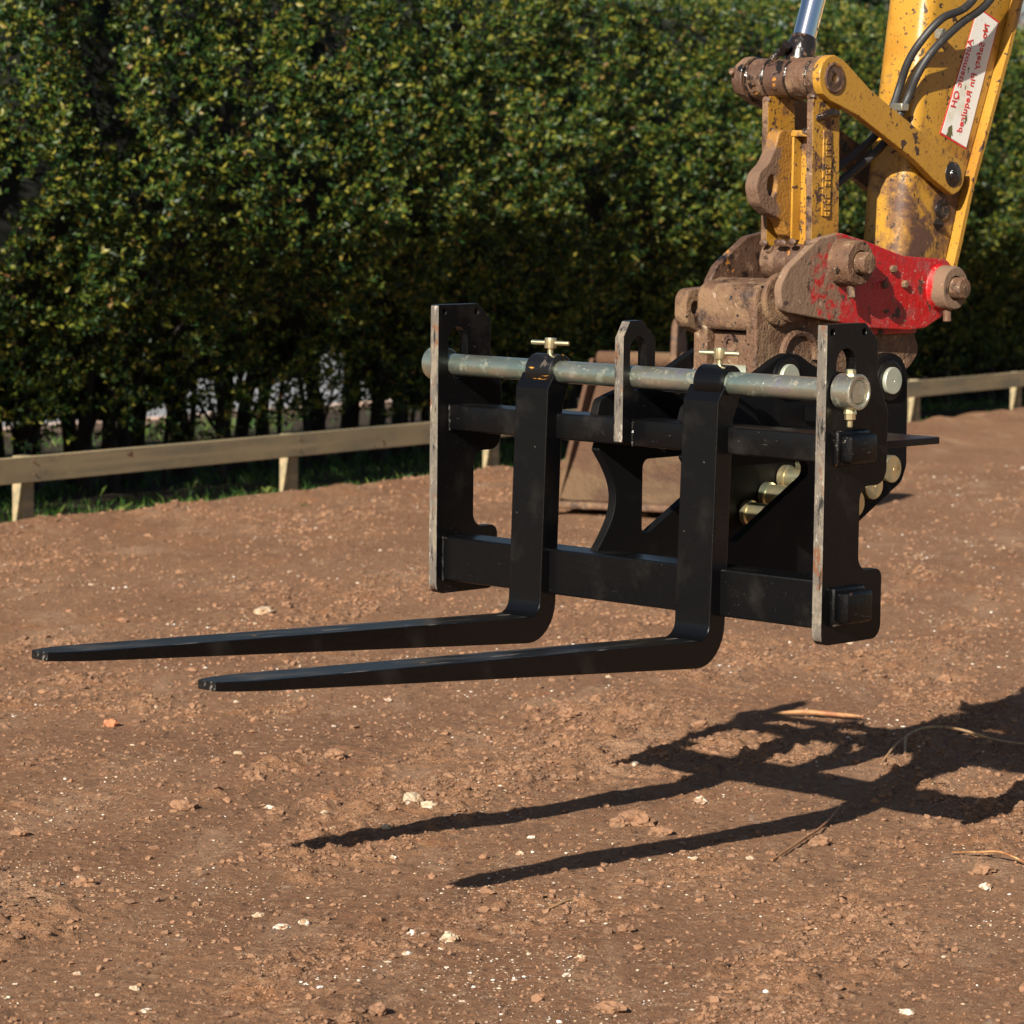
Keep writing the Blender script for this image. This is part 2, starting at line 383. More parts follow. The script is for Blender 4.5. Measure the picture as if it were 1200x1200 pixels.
M_white = layered("white_stone", (0.56, 0.50, 0.42), [dict(col=(0.32, 0.20, 0.12), scale=60, lo=0.46, hi=0.58, detail=8)], rough=0.85, bump=[(90, 0.002)])
M_brickbit = layered("orange_fragment", (0.46, 0.17, 0.08), [dict(col=(0.3, 0.17, 0.1), scale=40, lo=0.5, hi=0.65)], rough=0.9, bump=[(90, 0.002)])
SOIL = (0.320, 0.166, 0.088)
M_clod = layered("soil_clod", (0.250, 0.130, 0.070), [dict(col=(0.15, 0.080, 0.046), scale=7, lo=0.45, hi=0.6), dict(col=(0.26, 0.15, 0.088), scale=60, lo=0.5, hi=0.7)], rough=0.95, bump=[(220, 0.003)])
M_mud = layered("dry_mud", (0.095, 0.047, 0.025), [dict(col=(0.13, 0.075, 0.038), scale=3, lo=0.5, hi=0.6), dict(col=(0.12, 0.07, 0.04), scale=8, lo=0.60, hi=0.68)], rough=0.95, bump=[(20, 0.02), (80, 0.006)])
M_chip = layered("pale_chips", (0.50, 0.40, 0.29), [dict(col=(0.34, 0.22, 0.13), scale=9, lo=0.45, hi=0.6), dict(col=(0.72, 0.68, 0.62), scale=13, lo=0.53, hi=0.62)], rough=0.8)

def ground_material():
    m = layered("bare_soil", SOIL, [
        dict(col=(0.270, 0.134, 0.070), scale=0.9, lo=0.42, hi=0.62, detail=6),
        dict(col=(0.410, 0.240, 0.142), scale=2.6, stretch=(1.6, 0.55, 1), rot=(0, 0, 0.3), lo=0.52, hi=0.70, detail=8),
        dict(col=(0.195, 0.104, 0.060), scale=5.5, stretch=(1.7, 0.6, 1), rot=(0, 0, 0.3), lo=0.56, hi=0.72, detail=9, max=0.8),
        dict(col=(0.370, 0.165, 0.072), scale=3.1, lo=0.56, hi=0.70, detail=6, max=0.7),
        dict(col=(0.46, 0.285, 0.17), scale=44, stretch=(1.2, 0.8, 1), lo=0.52, hi=0.64, detail=8, nrough=0.72, max=0.75),
        dict(col=(0.58, 0.50, 0.41), scale=6.0, stretch=(1.5, 0.7, 1), lo=0.585, hi=0.70, detail=11, nrough=0.84, max=0.75),
        dict(col=(0.075, 0.040, 0.024), scale=34, stretch=(1.3, 0.75, 1), lo=0.55, hi=0.62, detail=9, nrough=0.78, max=0.85),
        dict(col=(0.085, 0.048, 0.030), scale=120, lo=0.56, hi=0.66, detail=5, max=0.7),
        dict(col=(0.62, 0.56, 0.48), scale=190, lo=0.70, hi=0.725, detail=3)],
        rough=0.93, bump=[(9, 0.008), (34, 0.014), (105, 0.013), (300, 0.007)], spec=0.25)
    # weedy strip behind the fence: moist darker soil, hedge shade painted in too
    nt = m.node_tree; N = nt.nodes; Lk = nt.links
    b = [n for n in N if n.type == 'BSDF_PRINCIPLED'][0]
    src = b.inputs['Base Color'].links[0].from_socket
    at = N.new("ShaderNodeAttribute"); at.attribute_name = 'damp_shade'
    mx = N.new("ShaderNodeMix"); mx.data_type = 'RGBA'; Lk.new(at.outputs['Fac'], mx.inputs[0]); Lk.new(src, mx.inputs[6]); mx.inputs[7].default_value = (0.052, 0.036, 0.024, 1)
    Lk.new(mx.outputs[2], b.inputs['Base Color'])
    return m
M_ground = ground_material()

def leaf_material(name, cols, rough=0.4, trans=0.25):
    m = bpy.data.materials.new(name); m.use_nodes = True
    nt = m.node_tree; N = nt.nodes; Lk = nt.links; N.clear()
    out = N.new("ShaderNodeOutputMaterial"); b = N.new("ShaderNodeBsdfPrincipled")
    g = N.new("ShaderNodeNewGeometry"); cr = N.new("ShaderNodeValToRGB")
    e = cr.color_ramp.elements
    e[0].position, e[0].color = cols[0][0], (*cols[0][1], 1); e[1].position, e[1].color = cols[-1][0], (*cols[-1][1], 1)
    for p, c in cols[1:-1]:
        k = e.new(p); k.color = (*c, 1)
    Lk.new(g.outputs['Random Per Island'], cr.inputs[0]); Lk.new(cr.outputs[0], b.inputs['Base Color'])
    b.inputs['Roughness'].default_value = rough; b.inputs['Specular IOR Level'].default_value = 0.34
    t = N.new("ShaderNodeBsdfTranslucent"); Lk.new(cr.outputs[0], t.inputs[0])
    ms = N.new("ShaderNodeMixShader"); ms.inputs[0].default_value = trans
    Lk.new(b.outputs[0], ms.inputs[1]); Lk.new(t.outputs[0], ms.inputs[2]); Lk.new(ms.outputs[0], out.inputs[0])
    return m
M_leaf = leaf_material("hedge_leaf", [(0, (0.006, 0.022, 0.007)), (0.38, (0.019, 0.052, 0.009)), (0.62, (0.052, 0.090, 0.012)), (0.86, (0.150, 0.160, 0.018)), (0.965, (0.23, 0.20, 0.03)), (1, (0.20, 0.10, 0.04))], 0.46, 0.24)
M_grass = leaf_material("grass_blade", [(0, (0.025, 0.085, 0.012)), (0.6, (0.050, 0.135, 0.018)), (1, (0.15, 0.19, 0.04))], 0.5, 0.3)
M_weed = leaf_material("weed_leaf", [(0, (0.10, 0.16, 0.03)), (1, (0.20, 0.22, 0.06))], 0.5, 0.35)
M_ever = leaf_material("evergreen_leaf", [(0, (0.012, 0.022, 0.010)), (1, (0.03, 0.042, 0.018))], 0.6, 0.1)
M_bare = layered("bare_twigs", (0.16, 0.13, 0.13), [], rough=0.9)

def fast_mesh(name, V, F, nper):
    me = bpy.data.meshes.new(name)
    V = np.ascontiguousarray(V, dtype=np.float32); F = np.ascontiguousarray(F, dtype=np.int32).ravel()
    n = len(F)//nper
    me.vertices.add(len(V)); me.vertices.foreach_set("co", V.ravel())
    me.loops.add(len(F)); me.loops.foreach_set("vertex_index", F)
    me.polygons.add(n); me.polygons.foreach_set("loop_start", np.arange(0, n*nper, nper, dtype=np.int32))
    me.polygons.foreach_set("loop_total", np.full(n, nper, dtype=np.int32))
    me.update(calc_edges=True); me.validate()
    return me

# ================================================================== GROUND
def fence_sy(x, y):
    dx, dy = x, y-FY0
    return dx*FDIR[0]+dy*FDIR[1], -dx*FDIR[1]+dy*FDIR[0]

def crumb_mask(x, y):
    u, v = x*0.30+y*0.954, x*0.954-y*0.30
    return sstep(-0.02, 0.34, fbm(v/0.42, u/0.95, 5, 31, 0.6))

def ground_z(x, y):
    u, v = x*0.30+y*0.954, x*0.954-y*0.30
    c = crumb_mask(x, y)
    near = 1-sstep(10, 20, y)
    h = 0.016*fbm(x/1.7, y/1.7, 3, 1) + 0.015*fbm(v/0.28, u/1.5, 4, 5)
    h = h + 0.010*(1-np.abs(fbm(v/0.13, u/0.5, 3, 9)))*(0.4+0.6*c)
    f = fbm(x/0.022, y/0.022, 3, 13)
    h = h + near*(0.0030+0.0060*c)*f + (0.2+0.8*c)*0.0045*fbm(x/0.085, y/0.085, 3, 21)
    lump = np.clip(fbm(x/0.055, y/0.055, 2, 41)-0.28, 0, 1)
    h = h + near*0.038*lump*(0.18+0.82*c)
    # worn track-shoe imprints crossing the compacted ground
    p, q = x*0.62+y*0.785, x*0.785-y*0.62
    for q0 in (-5.62, -3.98):
        band = np.exp(-((q-q0)/0.16)**4)*sstep(0.0, 0.35, fbm(p/0.55, q/0.4, 3, 61))
        h = h + near*band*0.005*(sstep(-0.2, 0.6, np.sin(p*2*math.pi/0.115+0.8*np.sin(q*9)))-0.5)
    s, fy = fence_sy(x, y)
    berm = np.exp(-((fy+0.12)/0.14)**2)*(0.035+0.03*fbm(s/0.35, fy/0.3, 3, 55))
    drop = sstep(-0.1, 0.35, fy)*(-0.05) + sstep(2.0, 3.2, fy)*0.085
    return h*(1-0.5*sstep(0, 0.3, fy)) + berm + drop - 0.002

def make_ground():
    def axis_steps(a):
        out = []
        for lo, hi, st in a:
            n = max(1, int(round((hi-lo)/st))); out += list(np.linspace(lo, hi, n, endpoint=False))
        out.append(a[-1][1]); return np.array(out)
    xs = axis_steps([(-300, -40, 26), (-40, -8, 2.0), (-8, -3, 0.1), (-3, -1.75, 0.02), (-1.75, 1.85, 0.0095), (1.85, 3.2, 0.02), (3.2, 8, 0.08), (8, 40, 2.0), (40, 300, 26)])
    ys = [-60, -20, -5, 0, 2, 3.5, 4.5, 5.0, 5.3]; y = 5.45
    while y < 34: ys.append(y); y += 0.0085*max(1.0, (y/7.5)**1.75)
    while y < 600: ys.append(y); y += 0.25+(y-34)*0.12
    ys = np.array(ys)
    X, Y = np.meshgrid(xs, ys); Z = ground_z(X, Y)
    far = sstep(40, 90, np.hypot(X, Y)); Z = Z*(1-far)
    nx, ny = len(xs), len(ys)
    V = np.stack([X, Y, Z], -1).reshape(-1, 3)
    i = np.arange(ny-1)[:, None]*nx + np.arange(nx-1)[None, :]
    F = np.stack([i, i+1, i+1+nx, i+nx], -1).reshape(-1, 4)
    me = fast_mesh("ground", V, F, 4)
    me.shade_smooth()
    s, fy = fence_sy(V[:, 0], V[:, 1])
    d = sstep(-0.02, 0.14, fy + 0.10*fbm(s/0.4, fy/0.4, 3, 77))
    a = me.attributes.new('damp_shade', 'FLOAT', 'POINT'); a.data.foreach_set('value', d.astype(np.float32))
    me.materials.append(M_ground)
    o = bpy.data.objects.new("ground", me); C.objects.link(o)
    tag(o, "bare brown soil with crumbs, smears and track ridges", None, None, 'structure')
make_ground()

ICO_V = []; 
def _ico():
    t = (1+5**0.5)/2
    v = np.array([(-1, t, 0), (1, t, 0), (-1, -t, 0), (1, -t, 0), (0, -1, t), (0, 1, t), (0, -1, -t), (0, 1, -t), (t, 0, -1), (t, 0, 1), (-t, 0, -1), (-t, 0, 1)], float)
    v /= np.linalg.norm(v[0])
    f = np.array([(0, 11, 5), (0, 5, 1), (0, 1, 7), (0, 7, 10), (0, 10, 11), (1, 5, 9), (5, 11, 4), (11, 10, 2), (10, 7, 6), (7, 1, 8), (3, 9, 4), (3, 4, 2), (3, 2, 6), (3, 6, 8), (3, 8, 9), (4, 9, 5), (2, 4, 11), (6, 2, 10), (8, 6, 7), (9, 8, 1)])
    return v, f
IV, IF = _ico()

def lumps(px, py, size, flat, jitter, sink=0.35):
    n = len(px); z = ground_z(px, py)
    a = rng.uniform(0, 2*math.pi, n); st = rng.uniform(0.7, 1.5, n)
    rad = 1+jitter*rng.uniform(-1, 1, (n, 12))
    v = IV[None]*rad[:, :, None]
    # random tilt then flatten
    rx = rng.uniform(0, 6.28, n); c, s = np.cos(rx)[:, None], np.sin(rx)[:, None]
    v = np.stack([v[..., 0], v[..., 1]*c-v[..., 2]*s, v[..., 1]*s+v[..., 2]*c], -1)
    v[..., 0] *= st[:, None]; v[..., 2] *= (flat*rng.uniform(0.7, 1.2, n))[:, None]
    c, s = np.cos(a)[:, None], np.sin(a)[:, None]
    v = np.stack([v[..., 0]*c-v[..., 1]*s, v[..., 0]*s+v[..., 1]*c, v[..., 2]], -1)*size[:, None, None]
    v += np.stack([px, py, z+size*flat*(1-2*sink)], -1)[:, None, :]
    F = IF[None]+(np.arange(n)*12)[:, None, None]
    return v.reshape(-1, 3), F.reshape(-1, 3)

def scatter(n, pmask, ymin=5.3, ymax=20, power=1.0):
    X, Y = [], []
    while len(X) < n:
        y = ymin*(ymax/ymin)**rng.uniform(0, 1, n*3)
        x = rng.uniform(-1, 1, n*3)*(y*0.168+0.05)
        k = rng.uniform(0, 1, n*3) < pmask(x, y)
        s, fy = fence_sy(x, y); k &= fy < -0.05
        X += list(x[k]); Y += list(y[k])
    return np.array(X[:n]), np.array(Y[:n])

def make_stuff():
    n = 50000
    px, py = scatter(n, lambda x, y: 0.10+0.90*crumb_mask(x, y)**1.5*np.clip(0.55+1.2*fbm(x/0.25, y/0.25, 3, 91), 0, 1))
    size = np.clip(rng.lognormal(math.log(0.0026), 0.52, n), 0.0012, 0.0105)*np.sqrt(np.clip(py/7, 0.8, 2.2))
    V, F = lumps(px, py, size, 0.75, 0.45)
    me = fast_mesh("soil_crumbs", V, F, 3); me.shade_flat(); me.materials.append(M_clod)
    o = bpy.data.objects.new("soil_crumbs", me); C.objects.link(o); tag(o, "loose brown soil crumbs lying over the bare ground", "soil crumbs", None, 'stuff')
    n = 7000
    px, py = scatter(n, lambda x, y: np.clip(-0.05+1.9*fbm(x/0.35, y/0.40, 4, 101, 0.65), 0.03, 1))
    size = np.clip(rng.lognormal(math.log(0.0015), 0.55, n), 0.0008, 0.0065)*np.sqrt(np.clip(py/7, 0.8, 2.4))
    V, F = lumps(px, py, size, 0.5, 0.3, 0.25)
    me = fast_mesh("stone_chips", V, F, 3); me.shade_flat(); me.materials.append(M_chip)
    o = bpy.data.objects.new("stone_chips", me); C.objects.link(o); tag(o, "tiny pale stone chips sprinkled over the soil", "stone chips", None, 'stuff')
make_stuff()

def rock_mesh(seed, r, flat=0.65):
    rr = random.Random(seed); bm = bmesh.new(); bmesh.ops.create_icosphere(bm, subdivisions=3, radius=r)
    from mathutils import noise
    for v in bm.verts:
        n = noise.noise(v.co/r*1.1+Vector((seed*3.7, 0, 0)))
        v.co *= 1+0.40*n+0.40*noise.noise(v.co/r*2.4+Vector((seed*1.9, 5, 0)))+0.16*noise.noise(v.co/r*6+Vector((seed, 1, 7)))
        v.co.z *= flat; v.co.x *= 1.25
    return bm_mesh(bm)

def stone(x, y, r, seed, mat, label, cat="stone", flat=0.65, group=None, name="stone", rz=None):
    me = rock_mesh(seed, r, flat); finish(me, 0); me.materials.append(mat)
    o = bpy.data.objects.new(name, me); C.objects.link(o)
    o.location = (x, y, float(ground_z(np.array([x]), np.array([y]))[0])+r*flat*0.35); o.rotation_euler.z = seed*1.3 if rz is None else rz
    tag(o, label, cat, group); return o

for x, y, r, sd, m, lab in [
    (-0.111, 6.291, 0.017, 1, M_stone, "tan squarish stone, largest on the soil below the fork shadows"),
    (-0.185, 6.345, 0.010, 2, M_white, "bright white stone beside the tan squarish stone"),
    (-0.162, 6.340, 0.007, 3, M_white, "smaller white stone touching the bright white stone"),
    (-1.090, 8.915, 0.020, 4, M_brickbit, "orange brick fragment on the soil below the far fork tip"),
    (-0.875, 11.61, 0.032, 5, M_stone, "flat pale stone on the soil above the far fork blade"),
    (-0.228, 7.735, 0.022, 6, M_stone, "pale stone at the edge of the long fork shadow"),
    (-0.190, 7.700, 0.014, 7, M_stone, "yellowish stone beside the pale stone in the long fork shadow"),
    (0.467, 7.869, 0.017, 8, M_white, "white stone between the two fork shadows"),
    (-0.402, 6.442, 0.010, 9, M_white, "upright white chip near the small grey slab"),
    (-0.445, 6.399, 0.013, 10, M_white, "flat whitish slab on the crumbly soil ridge"),
    (1.002, 6.810, 0.012, 11, M_white, "cream stone near the reddish dry stem"),
    (0.298, 7.590, 0.032, 12, M_clod, "dark lump of soil in the nearer fork shadow"),
    (0.260, 7.560, 0.022, 13, M_clod, "smaller soil lump leaning on the dark lump in shadow"),
    (-0.879, 6.757, 0.020, 14, M_clod, "soil clod alone on the smooth ground near the camera")]:
    stone(x, y, r, sd, m, lab, "stone" if m is not M_clod else "soil clod", 0.45 if 'flat' in lab else 0.7, None, "stone" if m is not M_clod else "soil_clod")
px, py = scatter(60, lambda x, y: np.ones_like(x)*0.8, 5.6, 13)
for k in range(60):
    if k < 34: stone(px[k], py[k], random.uniform(0.006, 0.011), 20+k, random.choice([M_stone, M_stone, M_white]), "small pale stone lying among soil crumbs", "stone", 0.6, "small pale stones scattered on the soil")
    else: stone(px[k], py[k], random.uniform(0.012, 0.024), 20+k, M_clod, "small brown soil clod on the bare ground", "soil clod", 0.7, "soil clods scattered on the ground", "soil_clod")

def stem(name, pts, rad, mat, label, cat):
    P = []
    for x, y, dz in pts: P.append((x, y, float(ground_z(np.array([x]), np.array([y]))[0])+dz))
    S = spline(P, 7); b = Vector(P[0])
    r = [rad*(1-0.55*abs(2*i/(len(S)-1)-1)**3) for i in range(len(S))]
    bm = bmesh.new(); bm_tube(bm, [Vector(p)-b for p in S], r, 7); me = bm_mesh(bm); finish(me, 60); me.materials.append(mat)
    o = bpy.data.objects.new(name, me); C.objects.link(o); o.location = b; tag(o, label, cat); return o
stem("dry_stalk", [(0.755, 9.30, 0.012), (0.84, 9.27, 0.017), (0.93, 9.235, 0.014), (1.0, 9.20, 0.012)], 0.0075, M_straw, "thick dry orange stalk lying across the shadow of the frame", "stalk")
stem("arched_stem", [(0.96, 8.40, 0.004), (1.03, 8.62, 0.02), (1.117, 8.80, 0.028), (1.22, 8.87, 0.025), (1.34, 8.80, 0.012), (1.50, 8.66, 0.006)], 0.0042, M_twig, "long arched dry stem rising over the dark shadow", "stem")
stem("curled_twig", [(1.035, 8.50, 0.004), (1.045, 8.60, 0.02), (1.055, 8.66, 0.03), (1.07, 8.70, 0.02)], 0.004, M_twig, "short curled twig beside the long arched stem", "twig")
stem("straw", [(0.579, 7.104, 0.004), (0.66, 7.34, 0.010), (0.73, 7.55, 0.012), (0.793, 7.762, 0.020)], 0.0032, M_straw, "thin straight reddish straw crossing the nearer fork shadow", "straw")
stem("reddish_stem", [(0.985, 7.20, 0.006), (1.035, 7.13, 0.014), (1.08, 7.10, 0.020), (1.14, 7.02, 0.010), (1.2, 6.98, 0.01)], 0.0026, M_straw, "reddish forked dry stem near the cream stone", "stem")
stem("short_root", [(0.08, 6.56, 0.003), (0.12, 6.63, 0.006), (0.15, 6.68, 0.003)], 0.003, M_twig, "short dark root end poking from smooth soil", "root")

# ================================================================== FORK CARRIAGE
W, H, T = 1.131, 0.647, 0.025
car = Thing("fork_carriage", "black steel fork carriage frame hanging from the rusty quick hitch", "fork carriage", ATT, (W/2, 0.1, 0))
side = round_poly([(0, H, .006), (.126, H, .004), (.168, .610, .004), (.168, .54, .03), (.206, .465, .03), (.206, .313, .035), (.118, .313, .03), (.118, .14, .03), (.197, .14, .02), (.197, -.006, .03), (0, -.006, .025)])
side_holes = [slot(.063, .480, .597, .0305), circle(.017, .630, .0075, 12), circle(.121, .629, .0075, 12)]
for x0 in (0.0, W-T):
    me = plate(side, side_holes, x0, x0+T)
    mark_edges(me, lambda n, c: n.y < -0.8 and c.y < 0.02)
    put("side_plate", me, [M_black, M_worn], thing=car)
mid = round_poly([(.006, .372, .004), (.006, .596, .004), (.028, .632, .004), (.066, .632, .004), (.109, .592, .004), (.109, .50, .02), (.135, .478, .02), (.27, .468, .01), (.27, .372, .004)])
me = plate(mid, [slot(.054, .482, .597, .0255)], .552, .577)
mark_edges(me, lambda n, c: n.y < -0.8 and c.y < 0.02)
put("centre_plate", me, [M_black, M_worn], thing=car)
put("upper_crossbar", box(T-.002, .5515, .037, .122, .364, .422, bev=.006, seg=3), M_black, thing=car)
put("upper_crossbar", box(.5775, W-T+.002, .037, .122, .364, .422, bev=.006, seg=3), M_black, thing=car)
put("lower_crossbar", box(T-.002, W-T+.002, .020, .105, .025, .125, bev=.004), M_black, thing=car)
for (z0, z1, y0, y1) in ((.363, .427, .030, .126), (.036, .108, .028, .122)):
    bm = bmesh.new(); bm_box(bm, W-.002, W+.014, y0-.004, y1+.004, z0-.004, z1+.004, bev=.006, seg=2); bm_box(bm, W+.010, W+.041, y0+.003, y1-.003, z0+.003, z1-.003, bev=.009, seg=3)
    me = bm_mesh(bm)
    mark_edges(me, lambda n, c: n.y < -0.6)
    st = put("bar_end", me, [M_scuff, M_scuff if z0 < .2 else M_block], thing=car)
# weld seams round the crossbar ends
for x, z0, z1 in ((T, .364, .422), (T, .025, .125), (.577, .364, .422), (W-T, .364, .422), (W-T, .025, .125)):
    y = .036 if z0 > .3 else .019
    sgn = -1 if x > 1 else 1
    pts = [(x+sgn*.003+random.uniform(-.001, .001), y+random.uniform(-.001, .001), z0+(z1-z0)*i/12) for i in range(13)]
    put("weld_seam", tube(pts, [.0035+random.uniform(-.0008, .0008) for _ in pts], 6), M_black, thing=car)
# retaining bar with its collars
def tubey(x): return .057-.011*(x/W)
put("retaining_bar", cyl((-.055, tubey(-.055), .511), (W+.046, tubey(W+.046), .512), .0245, bev=.002, seg=40), M_zinc, thing=car)
def collar(x0, x1):
    yc = tubey((x0+x1)/2); bm = bmesh.new(); L = x1-x0
    bm_lathe(bm, (x0, yc, .5115), (1, 0, 0), [(0, .0250), (0, .0350), (.0015, .0365), (L-.0015, .0365), (L, .0350), (L, .0305), (L-.003, .0295), (L-.003, .0250), (0, .0250)], 40, close=False)
    c = put("bar_collar", bm_mesh(bm), M_zinc, thing=car)
    xc = (x0+x1)/2
    bm = bmesh.new(); bm_lathe(bm, (xc, yc, .5115+.030), (0, 0, 1), [(0, .0105), (.013, .0105), (.0155, .0085), (.0155, 0)], 6)
    put("bolt_head", bm_mesh(bm), M_zincy, parent=c, thing=car)
    bm = bmesh.new(); bm_lathe(bm, (xc, yc, .5115-.072), (0, 0, 1), [(0, .005), (.002, .006), (.014, .006), (.014, .009), (.016, .0115), (.027, .0115), (.027, .0135), (.0295, .0135), (.039, .011)], 12)
    put("bolt_nut", bm_mesh(bm), M_zincy, parent=c, thing=car)
collar(W+.002, W+.050); collar(-.050, -.002)
# ear plates that carry the hitch pins
arc = [(.066+.058*math.sin(math.pi*t), .126+(.345-.126)*t) for t in np.linspace(0, 1, 14)]
ear = round_poly([(.046, .10, .01)] + [(a, b) for a, b in arc] + [(.072, .362), (.06, .425, .01), (.07, .455, .02), (.105, .466, .02), (.297, .515, .05), (.365, .546, .04), (.40, .557, .04), (.44, .553, .04), (.5, .524, .05), (.62, .505, .05), (.695, .515, .04), (.73, .538, .04), (.77, .548, .05), (.812, .536, .05), (.835, .5, .04), (.84, .287, .03), (.822, .25, .03), (.66, .165, .05), (.46, .03, .05), (.06, .03, .01)])
hole = round_poly([(.212, .318, .02), (.212, .155, .02), (.236, .155, .015), (.540, .318, .02)])
for x0, x1 in ((.433, .455), (.683, .705)):
    e = put("ear_plate", plate(ear, [hole], x0, x1), M_dull, thing=car)
    for cy, cz in ((.396, .503), (.765, .484)):
        xo = x1 if x1 > .6 else x0-.006
        bm = bmesh.new(); bm_lathe(bm, (xo, cy, cz), (1, 0, 0), [(0, .030), (0, .047), (.005, .046), (.007, .043), (.007, .033), (0, .030)], 36, close=False)
        put("pin_boss", bm_mesh(bm), M_black, parent=e, thing=car)
for cy, cz in ((.396, .503), (.765, .484)):
    bm = bmesh.new()
    bm_lathe(bm, (.418, cy, cz), (1, 0, 0), [(0, .0295), (.0, .0305), (.010, .031), (.010, .0225), (.286, .0225), (.286, .031), (.300, .031), (.302, .0295), (.302, .003), (.299, .002), (.299, 0)], 36)
    put("hitch_pin", bm_mesh(bm), M_disc, thing=car)
for cy, cz in ((.770, .283), (.703, .249), (.637, .213), (.570, .176)):
    bm = bmesh.new()
    bm_lathe(bm, (.418, cy, cz), (1, 0, 0), [(0, .021), (.002, .023), (.039, .023), (.040, .0295), (.053, .0295), (.055, .0250), (.285, .0250), (.285, .0315), (.300, .0315), (.302, .030), (.302, .003), (.299, .002), (.299, 0)], 36)
    put("spare_pin", bm_mesh(bm), M_zincy, thing=car)
# mounting shelf behind the right side plate
me = box(.72, 1.117, .123, .405, .385, .400, bev=.002); put("mounting_shelf", me, M_black, thing=car)
put("shelf_gusset", box(.7055, .80, .46, .475, .404, .44, bev=.003), M_black, thing=car)

# ================================================================== FORKS
def make_fork(xc, label, tilt=-0.034):
    piv = Vector((xc, tubey(xc), .5115)); w2 = .0485
    Rt = Matrix.Rotation(tilt, 4, 'X')
    F = ATT @ Matrix.Translation(piv) @ Rt
    th = Thing("pallet_fork", label, "pallet fork", F, (0, 0, -.59))
    c, TT, hs, Tb, L = .0444, .0497, .5355, .0575, 1.338
    sec = [((-.024, -.004), (.024, -.024), w2), ((-c, -.038), (.012, -.06), w2), ((-c, -.044), (c*0+.0053, -.075), w2)]
    for z in (-.20, -.35, -.48): sec.append(((-c, z), (.0053, z), w2))
    r = .032; cy, cz = -c-r, -hs+r
    for k in range(9):
        a = -math.pi/2*k/8
        sec.append(((cy+r*math.cos(a), cz+r*math.sin(a)), (cy+(r+TT)*math.cos(a) if k < 8 else cy, cz+(r+Tb)*math.sin(a)), w2))
    y0, y1 = cy, -c-L
    for t in (.08, .2, .4, .6, .8, .92, .962, .985, 1.0):
        y = y0+(y1-y0)*t
        zt = -hs+.003*t; zb = -hs-Tb+.043*t
        ww = w2 if t < .95 else w2*(.95-.45*((t-.95)/.05))
        sec.append(((y, zt), (y, zb), ww))
    bm = bmesh.new(); rings = []
    for (a, b, ww) in sec:
        rings.append([bm.verts.new((-ww, a[0], a[1])), bm.verts.new((ww, a[0], a[1])), bm.verts.new((ww, b[0], b[1])), bm.verts.new((-ww, b[0], b[1]))])
    for A, B in zip(rings, rings[1:]):
        for k in range(4): bm.faces.new((A[k], A[(k+1) % 4], B[(k+1) % 4], B[k]))
    bm.faces.new(rings[0][::-1]); bm.faces.new(rings[-1])
    bmesh.ops.recalc_face_normals(bm, faces=bm.faces[:])
    es = [e for e in bm.edges if len(e.link_faces) == 2 and e.calc_face_angle(0) > R(50)]
    bmesh.ops.bevel(bm, geom=es, offset=.0022, segments=2, profile=.5, affect='EDGES')
    me = bm_mesh(bm); mark_edges(me, lambda n, p: (n.z > .8 and p.y < -.1) or n.y < -.9 and p.y < -1.3)
    put("fork_arm", me, [M_fork, M_forktop], thing=th, smooth=13)
    bm = bmesh.new()
    bm_lathe(bm, (-.030, 0, 0), (1, 0, 0), [(0, .0255), (0, .0360), (.002, .0380), (.073, .0380), (.075, .0360), (.075, .0255), (0, .0255)], 40, close=False)
    put("hook_sleeve", bm_mesh(bm), M_sleeve if xc < .5 else M_fork, thing=th)
    bm = bmesh.new()
    bm_lathe(bm, (.008, .002, .0355), (0, 0, 1), [(0, .0065), (.014, .0065), (.014, .0125), (.017, .0135), (.034, .0135), (.037, .012), (.037, 0)], 16)
    h = put("locking_bolt", bm_mesh(bm), M_zincy, thing=th)
    put("tee_handle", cyl((-.036, -.012, .0615), (.050, .016, .0615), .0050, bev=.001, seg=12), M_zincy, parent=h, thing=th)
    return th
make_fork(.3074, "black pallet fork farther from the camera, rust streak on its top sleeve")
make_fork(.7972, "black pallet fork nearer the camera, tip reaching lowest in the frame")

# ================================================================== QUICK HITCH
hit = Thing("quick_hitch", "muddy rusty quick hitch with red side plates gripping the carriage pins", "quick hitch", ATT, (.568, .68, .62))
hp = round_poly([(.612, .818, .04), (.534, .806, .04), (.431, .742, .04), (.400, .70, .04), (.412, .647, .03), (.616, .618, .05), (.694, .605, .03), (.869, .594, .03), (.934, .598, .03), (.992, .621, .03), (1.045, .66, .04), (1.05, .72, .04), (1.01, .755, .04), (.846, .764, .08), (.70, .800, .06)])
for x0, x1, m, lb in ((.455, .475, M_rustdark, "brown rusty far side plate"), (.660, .680, M_red, "red painted side plate caked with mud")):
    s = put("side_plate", plate(hp, [], x0, x1, .003), m, thing=hit, label=lb)
    for (cy, cz, ln, nm) in ((.620, .752, .052, M_rust), (.985, .690, .046, M_redmud)):
        a0, d = (x1-.001, 1) if x1 > .6 else (x0+.001, -1)
        bm = bmesh.new(); bm_lathe(bm, (a0, cy, cz), (d, 0, 0), [(0, .056), (.004, .053), (ln-.004, .0505), (ln, .047), (ln, .029), (ln-.010, .028), (ln-.010, 0)], 36, close=False)
        b = put("pin_boss", bm_mesh(bm), nm if d > 0 else M_rustdark, parent=s, thing=hit)
        if d > 0:
            put("retaining_bolt", cyl((a0+ln*.55, cy-.004, cz-.050), (a0+ln*.62, cy-.006, cz-.078), .0095, bev=.002, seg=8), M_rust, parent=s, thing=hit)
    if x1 > .6:
        for (cy, cz) in ((.80, .735), (.77, .70), (.845, .70)):
            put("stud", cyl((x1-.002, cy, cz), (x1+.010, cy, cz), .009, bev=.002, seg=8), M_rust, parent=s, thing=hit)
